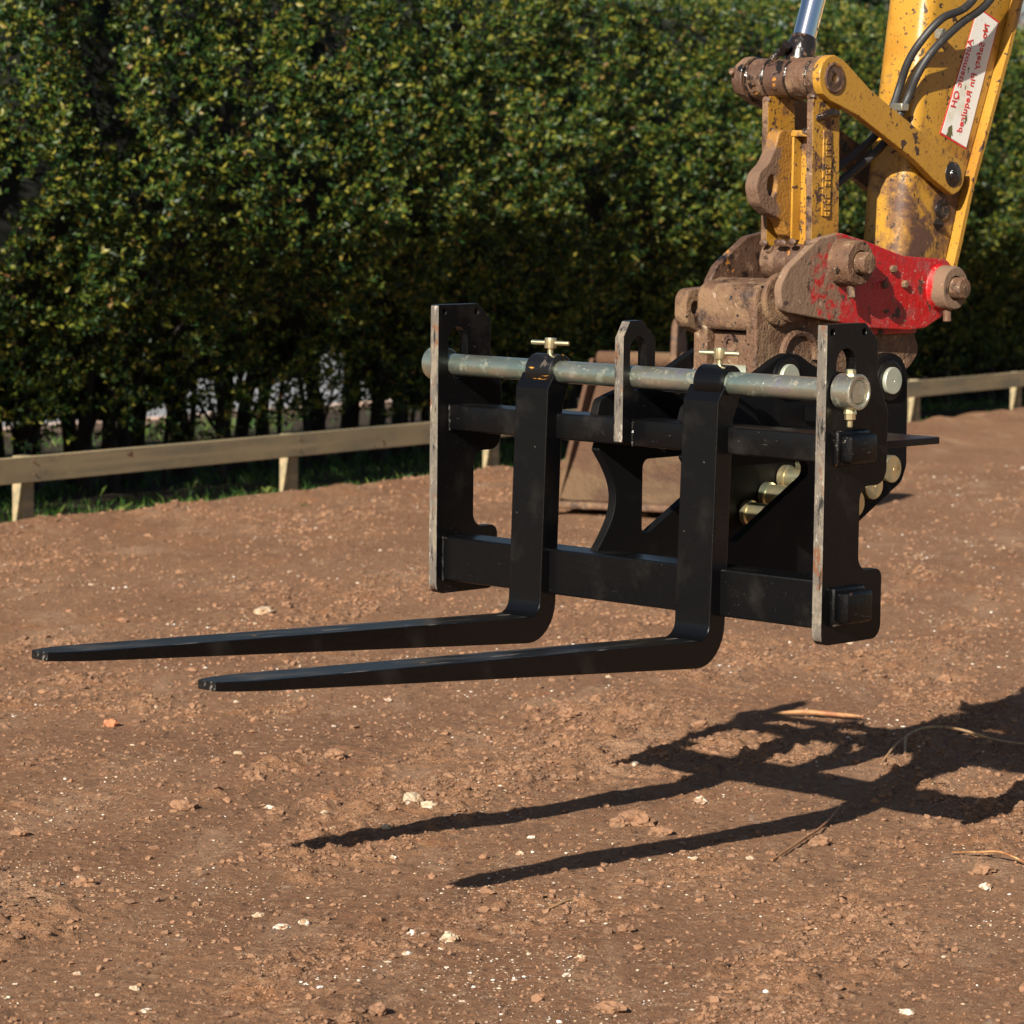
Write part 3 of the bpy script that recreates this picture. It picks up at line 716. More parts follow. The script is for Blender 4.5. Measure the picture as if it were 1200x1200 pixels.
for cy, cz, x1 in ((.620, .752, .757), (.985, .690, .752)):
    bm = bmesh.new(); bm_lathe(bm, (.385, cy, cz), (1, 0, 0), [(0, .022), (.003, .025), (x1-.385-.006, .025), (x1-.385-.001, .022), (x1-.385, .018), (x1-.385, 0)], 28)
    put("pivot_pin", bm_mesh(bm), M_rust, thing=hit)
# front roll (hook end) and jaw
roll = round_poly([(.366, .602, .015), (.366, .700, .035), (.44, .716, .03), (.585, .712, .01), (.585, .602, .01)], 7)
put("front_roll", plate(roll, [], .470, .640, .006), M_rust, thing=hit)
leg = round_poly([(.372, .60, .01), (.372, .480, .01), (.40, .462, .02), (.46, .470, .02), (.60, .48, .02), (.60, .60, .01)])
put("jaw_leg", plate(leg, [], .458, .479, .003), M_rust, thing=hit)
body = round_poly([(.368, .66, .02), (.368, .482, .01), (.40, .462, .02), (.47, .470, .02), (.92, .500, .03), (.965, .540, .03), (.940, .590, .03), (.80, .602, .03), (.46, .640, .03), (.42, .69, .03)])
put("hitch_body", plate(body, [], .612, .642, .004), M_rust, thing=hit)
put("hitch_body", plate(body, [], .480, .500, .004), M_rust, thing=hit)
lug = round_poly([(.332, .690, .03), (.332, .612, .03), (.40, .585, .03), (.43, .60, .01), (.43, .695, .01)])
put("hook_lug", plate(lug, [circle(.366, .648, .015, 14)], .434, .4695, .004), M_rust, thing=hit)
put("jaw_block", box(.4795, .6115, .395, .50, .515, .598, bev=.006), M_rust, thing=hit)
bm = bmesh.new(); bm_lathe(bm, (.548, .390, .572), (0, 1, 0), [(0, .010), (0, .020), (.004, .022), (.007, .022), (.007, .011), (.012, .010), (.012, 0)], 20, close=False); put("lock_eye", bm_mesh(bm), M_rustdark, thing=hit)
for x in (.492, .600):
    for z in (.545, .585): put("jaw_lip", box(x-.010, x+.010, .387, .397, z-.005, z+.005, bev=.003), M_rust, thing=hit)
put("neck", cyl((.628, .468, .676), (.664, .468, .676), .058, bev=.012, seg=36), M_rust, thing=hit)
put("neck", cyl((.640, .440, .672), (.656, .440, .672), .060, bev=.008, seg=36), M_rust, thing=hit)
ringp = [(.643, .515+.058*math.cos(a), .545+.052*math.sin(a)) for a in np.linspace(-.2, math.pi+.2, 16)]
put("cast_rib", tube(ringp, .010, 8), M_rust, thing=hit)
put("cross_web", box(.501, .611, .52, .93, .515, .600, bev=.012, seg=3), M_rustdark, thing=hit)
put("red_underside", box(.6425, .658, .62, .93, .585, .606, bev=.004), M_redmud, thing=hit)

# ================================================================== EXCAVATOR ARM
arm = Thing("excavator_arm", "yellow excavator dipper arm with chrome ram and worn bucket link", "excavator arm", ATT, (.565, .985, .69))
def dip_y(z):
    f = np.interp(z, [.70, .76, .90, 1.24, 1.364, 2.4], [.895, .900, .912, .965, .985, 1.14])
    b = np.interp(z, [.70, .76, .90, 1.24, 1.364, 2.4], [1.055, 1.078, 1.122, 1.262, 1.307, 1.70]); return f, b
bm = bmesh.new(); rings = []
for z in list(np.linspace(.735, 1.5, 14))+[1.8, 2.1, 2.4]:
    f, b = dip_y(z); r = .034; ring = []
    for cx, cy, a0 in ((.630-r, f+r, -math.pi/2), (.630-.006, b-.006, 0), (.500+.006, b-.006, math.pi/2), (.500+r, f+r, math.pi)):
        rr = r if cy < (f+b)/2 else .006
        for k in range(6):
            a = a0+math.pi/2*k/5; ring.append(bm.verts.new((cx+rr*math.cos(a), cy+rr*math.sin(a), z)))
    rings.append(ring)
for A, B in zip(rings, rings[1:]):
    n = len(A)
    for k in range(n): bm.faces.new((A[k], A[(k+1) % n], B[(k+1) % n], B[k]))
bm.faces.new(rings[0][::-1]); bm.faces.new(rings[-1])
dip = put("dipper", bm_mesh(bm), M_dipper, thing=arm, smooth=40)
# wide rear plate whose edge stands proud of the box
bm = bmesh.new(); rings = []
for z in [.735, .80, .90, 1.0, 1.1, 1.24, 1.364, 1.6, 2.0, 2.4]:
    _, b = dip_y(z); b += .001
    rings.append([bm.verts.new(p) for p in ((.478, b, z), (.654, b, z), (.654, b+.014, z), (.478, b+.014, z))])
for A, B in zip(rings, rings[1:]):
    for k in range(4): bm.faces.new((A[k], A[(k+1) % 4], B[(k+1) % 4], B[k]))
bm.faces.new(rings[0][::-1]); bm.faces.new(rings[-1])
put("rear_plate", bm_mesh(bm), M_yel, parent=dip, thing=arm, smooth=20)
put("pivot_barrel", cyl((.484, .985, .690), (.656, .985, .690), .062, bev=.004), M_rustdark, parent=dip, thing=arm)
# decal
def quad_plate(pts, x0, x1):
    return plate(pts, [], x0, x1, .0002)
SC = [(1.174, 1.343), (1.259, 1.312), (1.139, 1.010), (1.035, 1.044)]
cy0 = sum(p[0] for p in SC)/4; cz0 = sum(p[1] for p in SC)/4
dec = put("warning_decal", quad_plate(SC, .6301, .6311), M_stickred, parent=dip, thing=arm, smooth=0, label="white sticker with a red border and red mirrored lettering")
put("decal_face", quad_plate([(cy0+(a-cy0)*(1-.055 if abs(a-cy0) > 0 else 1), cz0+(b-cz0)*.975) for a, b in SC], .6312, .6318), M_stick, parent=dip, thing=arm, smooth=0)
def lettering(txt, at, size):
    cu = bpy.data.curves.new("t", 'FONT'); cu.body = txt; cu.size = size; cu.extrude = .0003; cu.shear = .25; cu.space_character = 1.06; cu.offset = .0005
    ob = bpy.data.objects.new("t", cu); C.objects.link(ob)
    dg = bpy.context.evaluated_depsgraph_get(); me = bpy.data.meshes.new_from_object(ob.evaluated_get(dg)); bpy.data.objects.remove(ob)
    me.materials.clear()
    dn = Vector((0, -.119, -.3)).normalized(); tp = Vector((0, dn.z, -dn.y))      # reads downwards, mirrored as in the picture
    M = Matrix(((0, 0, 1, .6322), (dn.y, tp.y, 0, at[0]), (dn.z, tp.z, 0, at[1]), (0, 0, 0, 1)))
    me.transform(M)
    bm = bmesh.new(); bm.from_mesh(me); bmesh.ops.recalc_face_normals(bm, faces=bm.faces[:]); bm.to_mesh(me); bm.free()
    put("lettering", me, M_stickred, parent=dip, thing=arm, smooth=0)
lettering("Automatic QH", (1.156, 1.266), .0272)
lettering("No Safety Pin Required", (1.219, 1.303), .0272)
# dirt streak and greasy holes
bm = bmesh.new()
bm_lathe(bm, (.6295, 1.052, .868), (1, 0, 0), [(0, .026), (.004, .025), (.007, .019), (.003, .014), (.003, 0)], 18, close=False)
put("grease_hole", bm_mesh(bm), M_grease, parent=dip, thing=arm)
bm = bmesh.new(); bmesh.ops.create_cone(bm, cap_ends=True, segments=4, radius1=.020, radius2=.004, depth=.022, matrix=Matrix.Translation((.637, 1.035, .835)) @ Matrix.Rotation(math.pi/2, 4, 'Y'))
put("small_bracket", bm_mesh(bm), M_grease, parent=dip, thing=arm, smooth=20)
# hoses down the dipper
h1 = [(.70, 1.20, 1.52), (.69, 1.07, 1.352), (.682, .965, 1.306), (.655, .925, 1.255), (.625, .915, 1.205), (.603, .915, 1.15), (.598, .895, 1.10), (.585, .862, 1.045), (.563, .80, .99), (.548, .735, .945), (.54, .70, .88)]
h2 = [(.71, 1.25, 1.50), (.69, 1.137, 1.355), (.684, 1.03, 1.295), (.668, .955, 1.235), (.645, .928, 1.18), (.625, .922, 1.13), (.618, .902, 1.09), (.60, .865, 1.02), (.578, .80, .965), (.56, .735, .918), (.552, .70, .86)]
for h in (h1, h2): put("hose", tube(spline(h, 8), .0094, 12), M_hose, thing=arm)
put("hose_clamp", box(.596, .632, .888, .914, 1.094, 1.112, bev=.003), M_zinc, thing=arm, label="small pale metal clamp holding the hoses")
put("hose_clip", box(.634, .660, 1.000, 1.012, 1.262, 1.285, bev=.002), M_zinc, thing=arm)
# bucket link
UY, UZ = .597, 1.160
bl = put("bucket_link", box(.512, .622, .590, .612, .79, 1.04, bev=.003), M_yeldirty, thing=arm)
for x0, x1 in ((.494, .5115), (.6225, .640)):
    sp = round_poly([(.556, .785, .01), (.552, 1.12, .01), (.648, 1.12, .01), (.655, .785, .01)])
    me = plate(sp, [], x0, x1, .002); mark_edges(me, lambda n, c: n.y < -0.8)
    put("link_side", me, [M_yeldirty, M_rust], parent=bl, thing=arm)
put("link_web", box(.574, .580, .562, .5895, .80, 1.03, bev=.001), M_yel, parent=bl, thing=arm)
put("link_rib", box(.512, .622, .560, .590, 1.030, 1.045, bev=.004), M_yeldirty, parent=bl, thing=arm)
eye = round_poly([(.575, 1.045, .01), (.520, 1.045, .02), (.510, 1.01, .05), (.485, .972, .05), (.452, .948, .03), (.441, .918, .03), (.455, .880, .03), (.49, .858, .03), (.535, .845, .03), (.555, .81, .02), (.585, .80, .005)], 6)
put("lifting_eye", plate(eye, [[(.498+.016*math.cos(a), .921+.024*math.sin(a)) for a in np.linspace(0, 2*math.pi, 18, endpoint=False)]], .538, .573, .004), M_eye, parent=bl, thing=arm)
# raised casting strip with worn raised marks
st = put("cast_strip", box(.640, .644, .588, .618, .855, 1.045, bev=.0015), M_yeldirty, parent=bl, thing=arm)
bm = bmesh.new(); rr = random.Random(5); z = 1.025
for n in (3, 4, 4):
    for k in range(n):
        bm_box(bm, .6435, .6465, .594+rr.uniform(0, .003), .600, z-.010, z-.0005, bev=.0008, seg=1)
        bm_box(bm, .6435, .6465, .601, .611+rr.uniform(0, .003), z-.010, z-.0065, bev=.0008, seg=1)
        if k % 2: bm_box(bm, .6435, .6465, .6095, .613, z-.0055, z-.0005, bev=.0008, seg=1)
        z -= .0135
    z -= .013
put("cast_marks", bm_mesh(bm), M_yeldirty, parent=bl, thing=arm)
# beads of weld where the link meets its barrels
for x, z in ((.503, .792), (.545, .794), (.558, .793), (.585, .796), (.631, .795), (.503, 1.112), (.631, 1.118), (.515, 1.042), (.612, 1.042)):
    bm = bmesh.new(); bmesh.ops.create_icosphere(bm, subdivisions=2, radius=.0105, matrix=Matrix.Translation((x, .556 if abs(z-1.042) > .01 else .564, z)) @ Matrix.Diagonal((1.15, .45, .8, 1)))
    put("weld_bead", bm_mesh(bm), M_rustdark, parent=bl, thing=arm)
put("lower_barrel", cyl((.4765, .620, .752), (.6585, .620, .752), .049, bev=.004), M_rustdark, parent=bl, thing=arm)
bm = bmesh.new(); bm_lathe(bm, (.503, .578, .778), (0, -.83, .55), [(0, .012), (.006, .011), (.006, .006), (.012, .005), (.012, 0)], 12); put("grease_nipple", bm_mesh(bm), M_rustdark, parent=bl, thing=arm)
put("cable_tie", tube(spline([(.632, .57, 1.07), (.648, .575, 1.075), (.655, .60, 1.085), (.648, .625, 1.082)], 6), .009, 8), M_grease, parent=bl, thing=arm)
# upper pin line
prof = [(.398, .444, .042, M_rustdark, "pin_head"), (.4445, .4905, .0465, M_rustdark, "link_barrel"), (.4915, .5560, .0450, M_rustdark, "rod_eye"), (.5570, .6130, .0470, M_rust, "link_barrel")]
for x0, x1, r, m, nm in prof: put(nm, cyl((x0, UY, UZ), (x1, UY, UZ), r, bev=.004, seg=40), m, thing=arm)
put("pin_bolt", cyl((.4095, UY-.042, UZ+.014), (.4095, UY-.054, UZ+.017), .0085, bev=.002, seg=10), M_rust, thing=arm)
def grease_ring(x):
    pts = [(x+.0015*math.sin(7*a), UY+.0455*math.cos(a), UZ+.0455*math.sin(a)) for a in np.linspace(0, 2*math.pi, 28)]
    put("grease_ring", tube(pts, [.0022+.0022*abs(math.sin(5*i+x*90)) for i in range(28)], 6), M_grease, thing=arm)
for x in (.444, .491, .5565, .6165): grease_ring(x)
LY, LZ = 1.048, .951
def power_link(x0, x1, m, near=True):
    def tang(c0, r0, c1, r1):
        a = math.atan2(c1[1]-c0[1], c1[0]-c0[0]); return a
    a = tang((UY, UZ), .05, (LY, LZ), .045); nx, ny = -math.sin(a), math.cos(a); dx, dy = math.cos(a), math.sin(a)
    up = [(UY+.051*math.cos(t), UZ+.051*math.sin(t)) for t in np.linspace(a+math.pi*.62, a+math.pi*1.38, 14)]
    lo = [(LY+.047*math.cos(t), LZ+.047*math.sin(t)) for t in np.linspace(a-math.pi*.36, a+math.pi*.36, 14)]
    L = math.hypot(LY-UY, LZ-UZ)
    def pt(t, o): return (UY+dx*L*t+nx*o, UZ+dy*L*t+ny*o)
    out = up + [pt(.02, -.050), pt(.10, -.044), pt(.24, -.035), pt(.70, -.033), pt(.88, -.042)] + lo + [pt(.88, .038), pt(.72, .034), pt(.26, .036), pt(.12, .046), pt(.03, .051)]
    pl = put("power_link", plate(out, [], x0, x1, .0025), m, thing=arm)
    if not near: return
    bm = bmesh.new(); bm_lathe(bm, (x1-.001, UY, UZ), (1, 0, 0), [(0, .034), (.004, .034), (.006, .031), (.004, .026), (.005, .012), (.001, .009), (.001, 0)], 30, close=False)
    put("pin_end", bm_mesh(bm), M_rustdark, parent=pl, thing=arm)
    bm = bmesh.new(); bm_lathe(bm, (x1-.001, LY, LZ), (1, 0, 0), [(0, .030), (.003, .029), (.005, .017), (.009, .015), (.010, .006), (.007, 0)], 24, close=False)
    put("pin_end", bm_mesh(bm), M_grease, parent=pl, thing=arm)
    put("link_boss", cyl((x0-.021, UY, UZ), (x0+.003, UY, UZ), .0505, bev=.004, seg=40), M_rust, parent=pl, thing=arm)
power_link(.640, .662, M_yel)
power_link(.414, .436, M_rustdark, False)
# ram
rd = Vector((0, .065, .177)).normalized(); r0 = Vector((.525, UY, UZ)); 
rodx = .548
r0 = Vector((rodx, UY, UZ))
put("ram_rod", cyl(r0+rd*.085, r0+rd*.62, .0262, bev=.001, seg=40), M_chrome, thing=arm)
bm = bmesh.new(); bm_lathe(bm, r0+rd*.02, rd, [(0, .030), (.035, .033), (.060, .0335), (.078, .029), (.080, .027)], 32); put("rod_neck", bm_mesh(bm), M_grease, thing=arm)
put("ram_barrel", cyl(r0+rd*.62, r0+rd*1.30, .047, bev=.004), M_yel, thing=arm)
put("ram_mount", box(rodx-.03, rodx+.03, 1.03, 1.15, 2.30, 2.38, bev=.01), M_yel, thing=arm)
put("grease_lump", tube(spline([(.50, UY-.02, UZ+.042), (.515, UY-.012, UZ+.058), (.53, UY-.02, UZ+.060), (.55, UY-.03, UZ+.075)], 6), [.008]*10+[.011]*9, 8), M_grease, thing=arm)

# ================================================================== OLD BUCKET
BF = Matrix.Translation((.20, 15.86, 0)) @ Matrix.Rotation(-.33, 4, 'Z')
buc = Thing("digger_bucket", "rusty digging bucket lying open on the soil behind the frame", "bucket", BF, (.6, .4, 0))
BW = 1.22
shell_o = [(0, .045), (.30, .012), (.50, .03), (.66, .13), (.75, .30), (.755, .50), (.70, .66), (.60, .745)]
S2 = spline([(p[0], p[1], 0) for p in shell_o], 4)
outer = [(p[0], p[1]) for p in S2]
def offs(pl, d):
    o = []
    for i, p in enumerate(pl):
        a, b = np.array(pl[max(i-1, 0)]), np.array(pl[min(i+1, len(pl)-1)]); t = (b-a)/np.linalg.norm(b-a); o.append((p[0]-t[1]*d, p[1]+t[0]*d))
    return o
put("bucket_shell", plate(outer+offs(outer, .02)[::-1], [], .012, BW-.012, .002), M_mud, thing=buc)
for x0, x1 in ((0, .022), (BW-.022, BW)):
    put("side_cheek", plate(outer+[(.545, .745)], [], x0, x1, .003), M_mud, thing=buc)
put("top_tube", cyl((.03, .585, .745), (BW-.03, .585, .745), .038, bev=.01), M_mud, thing=buc)
put("cutting_lip", box(-.03, BW+.03, -.03, .04, .040, .075, bev=.012), M_rust, thing=buc)
for x in (.43, .72):
    put("hitch_lug", plate(round_poly([(.50, .72, .02), (.52, .95, .06), (.66, .95, .06), (.72, .70, .02)]), [circle(.59, .90, .025, 14)], x, x+.03, .003), M_rust, thing=buc)
bm = bmesh.new(); nx, ny = 40, 24; grid = []
for j in range(ny):
    row = []
    for i in range(nx):
        x = .024+(BW-.048)*i/(nx-1); t = j/(ny-1); y = .03+.66*t
        z = .075+.30*t**1.6+.03*float(fbm(np.array([x*4]), np.array([t*4]), 3, 5)[0])+.50*math.exp(-((x-.03)/.27)**2)*t*(1-.25*t)
        row.append(bm.verts.new((x, y, z)))
    grid.append(row)
for j in range(ny-1):
    for i in range(nx-1): bm.faces.new((grid[j][i], grid[j][i+1], grid[j+1][i+1], grid[j+1][i]))
put("mud_fill", bm_mesh(bm), M_mud, thing=buc, smooth=60)

# ================================================================== FENCE
fen = Thing("rail_fence", "low pale timber rail fence along the foot of the hedge", "fence", FEN, (0, 0, 0))
posts = [-8.9, -6.7, -4.5, -2.29, -.19, 1.9, 4.0, 6.1, 8.2, 10.3, 12.4, 14.5]
pm = box(-.036, .036, .001, .070, -.15, .322, bev=.004)
proto = None
for s in posts:
    if proto is None:
        proto = put("post", pm, M_wood, thing=fen); o = proto
    else:
        o = proto.copy(); C.objects.link(o); o.parent = fen.o
    o.location = (s, 0, random.uniform(-.004, .006)); o.rotation_euler.z = random.uniform(-.05, .05)
ends = [-9.6, -5.0, -0.19, 4.0, 7.6, 12.4, 16.0]
for a, b in zip(ends, ends[1:]):
    me = box(a+.003, b-.003, -.030, -.001, .208, .326, bev=.003)
    for v in me.vertices: v.co.z += .006*math.sin(v.co.x*1.3)
    put("rail", me, M_wood, thing=fen)

nm = cyl((0, -.034, 0), (0, -.029, 0), .0055, bev=.001, seg=8); proto = None
for s in posts:
    for dz in (.238, .296):
        if proto is None: proto = put("nail_head", nm, M_rustdark, thing=fen); o = proto
        else: o = proto.copy(); C.objects.link(o); o.parent = fen.o
        o.location = (s+random.uniform(-.012, .012), 0, dz+random.uniform(-.006, .006))

# ================================================================== HEDGE
hed = Thing("hedge", "tall clipped evergreen hedge running behind the timber rail fence", "hedge", FEN, (3.0, 1.5, 0))
HT = 3.08
def hedge_face(s, z):
    p = np.interp(z, [.2, .6, 1.0, 1.45, 2.0, 2.6, 3.0, HT+.1], [.95, .72, .46, .24, .36, .58, .80, 1.2])
    b = .17*fbm(s/.70, z/.95, 3, 201) + .12*fbm(s/.20, z/.38, 2, 207)
    return p - b
def make_hedge():
    ns = 34000
    # denser where the row is in view, still closed beyond it
    s = np.concatenate([rng.uniform(-4.2, 13.5, int(ns*.84)), rng.uniform(-12, -4.2, int(ns*.08)), rng.uniform(13.5, 22, int(ns*.08))]); ns = len(s)
    z = rng.uniform(.22, HT+.02, ns)
    top = rng.uniform(0, 1, ns) < .10
    hem = .34+.26*fbm(s/.30, s*0+.5, 3, 211)
    keep = (z > hem) | (rng.uniform(0, 1, ns) < .45)
    y = hedge_face(s, z) + rng.exponential(.115, ns)
    z[top] = HT+rng.normal(0, .035, top.sum()); y[top] = .85+rng.uniform(0, 1.5, top.sum())
    zt = HT-.10*np.clip((1.1-y)/.4, 0, 1)+.05*fbm(s/.5, y/.5, 2, 220); z = np.minimum(z, zt)
    low = (z < .85) & (rng.uniform(0, 1, ns) < .55); y = np.where(low, y+rng.uniform(.1, 1.0, ns), y)      # sparse shaded leaves among the stems
    clear = (fbm(s/.28, z/.38, 2, 231) > .40) & ~top          # dark hollows in the face
    y = np.where(clear, y+.22, y)
    s, y, z, top = s[keep], y[keep], z[keep], top[keep]; ns = len(s)
    d = np.stack([rng.normal(0, .45, ns), -np.where(top, .1, .75)+rng.normal(0, .25, ns), np.where(top, 1.0, .42)+rng.normal(0, .3, ns)], -1)
    d /= np.linalg.norm(d, axis=1)[:, None]
    nl = 9
    t = (np.arange(nl)/(nl-1))[None, :]*rng.uniform(.07, .15, ns)[:, None]
    P = np.stack([s, y, z], -1)[:, None, :] + d[:, None, :]*t[..., None]
    # leaf directions: whorled round the shoot
    u = np.cross(d, rng.normal(size=(ns, 3))); u /= np.linalg.norm(u, axis=1)[:, None]; v = np.cross(d, u)
    ang = np.arange(nl)[None, :]*2.4+rng.uniform(0, 6.28, (ns, 1))
    rad = u[:, None, :]*np.cos(ang)[..., None]+v[:, None, :]*np.sin(ang)[..., None]
    ld = d[:, None, :]*.75+rad*.85+rng.normal(0, .18, (ns, nl, 3)); ld /= np.linalg.norm(ld, axis=2)[..., None]
    P = P.reshape(-1, 3); ld = ld.reshape(-1, 3); n = len(P)
    nr = np.repeat(d, nl, axis=0)*.8+rng.normal(0, .5, (n, 3)); sd = np.cross(ld, nr); sd /= np.linalg.norm(sd, axis=1)[:, None]; nn = np.cross(sd, ld)
    L = rng.uniform(.024, .054, n)[:, None]; Wd = L*rng.uniform(.20, .29, n)[:, None]; cup = L*rng.uniform(.05, .16, n)[:, None]
    A = P; B = P+ld*L*.45+sd*Wd+nn*cup; Cc = P+ld*L-nn*cup*.6; D = P+ld*L*.45-sd*Wd+nn*cup; M = P+ld*L*.5
    V = np.stack([A, B, Cc, D, M], 1).reshape(-1, 3)
    i = (np.arange(n)*5)[:, None]
    F = np.concatenate([i+np.array([[0, 1, 4]]), i+np.array([[1, 2, 4]]), i+np.array([[2, 3, 4]]), i+np.array([[3, 0, 4]])], 1).reshape(-1, 3)
    me = fast_mesh("foliage", V, F, 3)
    put("foliage", me, M_leaf, thing=hed, smooth=0, kind='stuff')
    # added solid core that blocks light, coloured near-black for the hedge's inner shade
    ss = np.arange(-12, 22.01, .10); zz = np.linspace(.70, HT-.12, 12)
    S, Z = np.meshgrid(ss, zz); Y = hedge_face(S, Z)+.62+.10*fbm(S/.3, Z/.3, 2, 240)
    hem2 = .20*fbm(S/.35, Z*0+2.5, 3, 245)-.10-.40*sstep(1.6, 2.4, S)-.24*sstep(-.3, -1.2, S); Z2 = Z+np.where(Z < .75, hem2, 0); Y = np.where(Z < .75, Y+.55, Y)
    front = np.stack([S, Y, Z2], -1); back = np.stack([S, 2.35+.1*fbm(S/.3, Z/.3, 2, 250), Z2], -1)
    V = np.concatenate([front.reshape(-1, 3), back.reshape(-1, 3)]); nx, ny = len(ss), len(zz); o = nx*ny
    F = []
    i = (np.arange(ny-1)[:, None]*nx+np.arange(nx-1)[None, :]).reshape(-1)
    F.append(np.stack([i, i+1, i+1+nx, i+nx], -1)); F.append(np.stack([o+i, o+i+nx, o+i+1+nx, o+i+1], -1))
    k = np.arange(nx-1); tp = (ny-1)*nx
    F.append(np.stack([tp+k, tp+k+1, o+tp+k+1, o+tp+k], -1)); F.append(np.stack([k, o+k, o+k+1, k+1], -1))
    me = fast_mesh("shade_core", V, np.concatenate(F), 4)
    put("shade_core", me, M_core, thing=hed, smooth=60)
    # stems
    x = -7.0; rr = random.Random(3)
    while x < 15:
        y0 = 1.55+rr.uniform(-.35, .30); r = rr.uniform(.012, .042); lean = rr.uniform(-.30, .30)
        bm = bmesh.new()
        p = [(x, y0, -.12), (x+lean*.2, y0, .3), (x+lean*.6+rr.uniform(-.03, .03), y0+rr.uniform(-.05, .05), .75), (x+lean*1.2, y0, 1.5)]
        sp = spline(p, 4); bm_tube(bm, sp, [r*(1.25-.6*i/len(sp)) for i in range(len(sp))], 7)
        for b in range(rr.randint(2, 4)):
            q = sp[rr.randint(3, 8)]; dx, dy = rr.uniform(-.35, .35), rr.uniform(-.5, .25)
            bm_tube(bm, spline([q, (q[0]+dx*.5, q[1]+dy*.4, q[2]+.28), (q[0]+dx, q[1]+dy, q[2]+.7)], 3), [r*.5, r*.45, r*.4, r*.36, r*.3, r*.25, r*.2], 6)
        put("trunk", bm_mesh(bm), M_bark, thing=hed, smooth=60)
        x += rr.uniform(.04, .17)
make_hedge()

# ================================================================== ROAD BEHIND
me = box(-40, 60, 3.93, 14.0, -.30, .050, bev=0); finish(me, 0); me.materials.append(M_road)
o = bpy.data.objects.new("road", me); C.objects.link(o); o.matrix_world = FEN
tag(o, "pale grey road glimpsed between the hedge stems", None, None, 'structure')
ker = Thing("kerb", "pinkish concrete kerb along the road behind the hedge", "kerb", FEN, (3, 3.9, 0))
kme = box(-.452, .452, 3.80, 3.925, -.15, .085, bev=.012); proto = None
for k in range(26):
    if proto is None: proto = put("kerb_stone", kme, M_brick, thing=ker); o = proto
    else: o = proto.copy(); C.objects.link(o); o.parent = ker.o
    o.location = (-7.0+k*.915, random.uniform(-.004, .004), random.uniform(-.004, .004))

# ================================================================== GRASS, WEEDS
def make_grass():
    n = 34000
    s = rng.uniform(-6.5, 12, n); y = rng.uniform(.15, 3.7, n)
    dens = fbm(s/.9, y/.5, 3, 301)+.35*(s < 3)-.15
    k = rng.uniform(0, 1, n) < np.clip(.35+1.3*dens, .02, 1); s, y = s[k], y[k]; n = len(s)
    wx = s*FDIR[0]-y*FDIR[1]; wy = FY0+s*FDIR[1]+y*FDIR[0]; z = ground_z(wx, wy)
    a = rng.uniform(0, 6.28, n); h = rng.uniform(.02, .065, n); wd = rng.uniform(.002, .004, n)
    bx, by = np.cos(a)*wd, np.sin(a)*wd; lx, ly = rng.normal(0, .4, n)*h, rng.normal(0, .4, n)*h
    V = np.stack([np.stack([s-bx, y-by, z], -1), np.stack([s+bx, y+by, z], -1), np.stack([s+bx*.7+lx*.4, y+by*.7+ly*.4, z+h*.6], -1), np.stack([s+lx, y+ly, z+h], -1)], 1).reshape(-1, 3)
    F = ((np.arange(n)*4)[:, None]+np.arange(4)[None]).reshape(-1, 4)
    me = fast_mesh("grass", V, F, 4); me.shade_flat(); me.materials.append(M_grass)
    o = bpy.data.objects.new("grass", me); C.objects.link(o); o.matrix_world = FEN
    tag(o, "thin green grass in the shade under the hedge", "grass", None, 'stuff')
make_grass()
def weed(s, y, r, n, label, name="weed"):
    wx = s*FDIR[0]-y*FDIR[1]; wy = FY0+s*FDIR[1]+y*FDIR[0]; z = float(ground_z(np.array([wx]), np.array([wy]))[0])
    bm = bmesh.new(); rr = random.Random(int(s*100)+n)
    for k in range(n):
        a = rr.uniform(0, 6.28); L = r*rr.uniform(.6, 1.1); up = rr.uniform(.2, .9); wd = L*.16
        d = Vector((math.cos(a), math.sin(a), 0)); sd = Vector((-d.y, d.x, 0))
        p0 = Vector((0, 0, 0)); p1 = d*L*.5+Vector((0, 0, L*up*.7)); p2 = d*L+Vector((0, 0, L*up*.6))
        v = [bm.verts.new(p) for p in (p0, p1-sd*wd, p2, p1+sd*wd)]; bm.faces.new(v)
    me = bm_mesh(bm); finish(me, 0); me.materials.append(M_weed)
    o = bpy.data.objects.new(name, me); C.objects.link(o); o.location = (wx, wy, z); tag(o, label, "weed")
weed(-3.55, .20, .085, 12, "pale weed tuft beside the leftmost fence post, under the rail")
weed(-2.62, -.05, .075, 8, "small yellow-green weed just left of the second fence post")
weed(-1.20, .02, .045, 9, "tiny green weed at the soil edge left of the carriage")
weed(-2.9, -.45, .035, 8, "faint yellow moss tuft out on the bare soil")

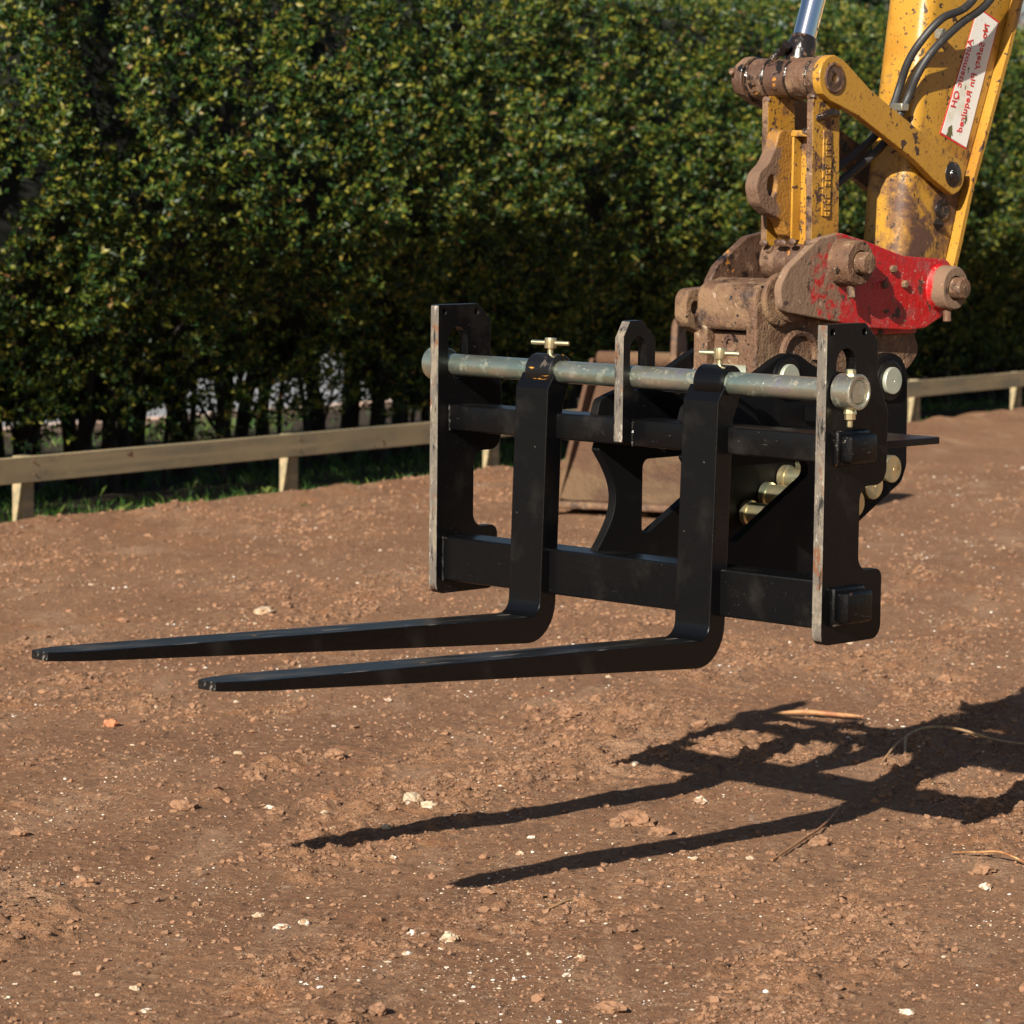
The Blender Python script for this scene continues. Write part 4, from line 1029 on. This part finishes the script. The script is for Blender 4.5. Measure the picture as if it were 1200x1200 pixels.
# ================================================================== TREES BEYOND
def bare_tree(x, y, h, seed, label):
    rr = random.Random(seed); F = Matrix.Translation((x, y, 0))
    th = Thing("bare_tree", label, "tree", F)
    put("trunk", tube(spline([(0, 0, -.2), (.1, 0, h*.3), (-.1, .1, h*.62)], 5), [.22-.012*i for i in range(11)], 8), M_bare, thing=th)
    bm = bmesh.new()
    def br(p, d, L, r, lev):
        q = p+d*L; mid_ = p+d*L*.5+Vector((rr.uniform(-.1, .1), rr.uniform(-.1, .1), .05))*L
        bm_tube(bm, [p, mid_, q], [r, r*.8, r*.55], 4 if lev > 1 else 6)
        if lev < 5:
            for _ in range(3 if lev < 4 else 4):
                nd = (d+Vector((rr.gauss(0, .5), rr.gauss(0, .5), rr.gauss(.12, .3)))).normalized()
                br(p+d*L*rr.uniform(.45, 1), nd, L*rr.uniform(.55, .8), r*.52, lev+1)
    for k in range(6):
        a = k*1.05+rr.uniform(0, .5); z = h*rr.uniform(.28, .6)
        br(Vector((0, 0, z)), Vector((math.cos(a)*.8, math.sin(a)*.8, .75)).normalized(), h*.22, .09, 0)
    put("crown", bm_mesh(bm), M_bare, thing=th, smooth=60)
bare_tree(11.2, 62, 12, 3, "bare winter tree beyond the hedge, behind the arm's top")
bare_tree(7.3, 66, 11, 4, "bare winter tree beyond the hedge, between ram and arm")
def evergreen(x, y, h, seed, label):
    rr = np.random.default_rng(seed); th = Thing("evergreen_tree", label, "tree", Matrix.Translation((x, y, 0)))
    put("trunk", tube([(0, 0, -.2), (0.05, 0, h*.5), (0, 0, h*.9)], [.2, .13, .05], 8), M_bark, thing=th)
    n = 9000; t = rr.uniform(0.08, 1, n)**.8; z = h*t; rad = h*.24*(1-t*.85)*(.75+.3*np.sin(z*2.2+rr.normal(0, .3, n)))*np.sqrt(rr.uniform(.2, 1, n)); a = rr.uniform(0, 6.28, n)
    P = np.stack([np.cos(a)*rad, np.sin(a)*rad, z], -1); d = rr.normal(size=(n, 3)); d /= np.linalg.norm(d, axis=1)[:, None]; e = np.cross(d, rr.normal(size=(n, 3))); e /= np.linalg.norm(e, axis=1)[:, None]
    V = np.stack([P, P+d*.12+e*.06, P+d*.26, P+d*.12-e*.06], 1).reshape(-1, 3); F = (np.arange(n)*4)[:, None]+np.arange(4)[None]
    put("crown", fast_mesh("crown", V, F, 4), M_ever, thing=th, smooth=0, kind='stuff')
evergreen(5.9, 58, 9, 8, "dark evergreen tree just showing over the hedge top")
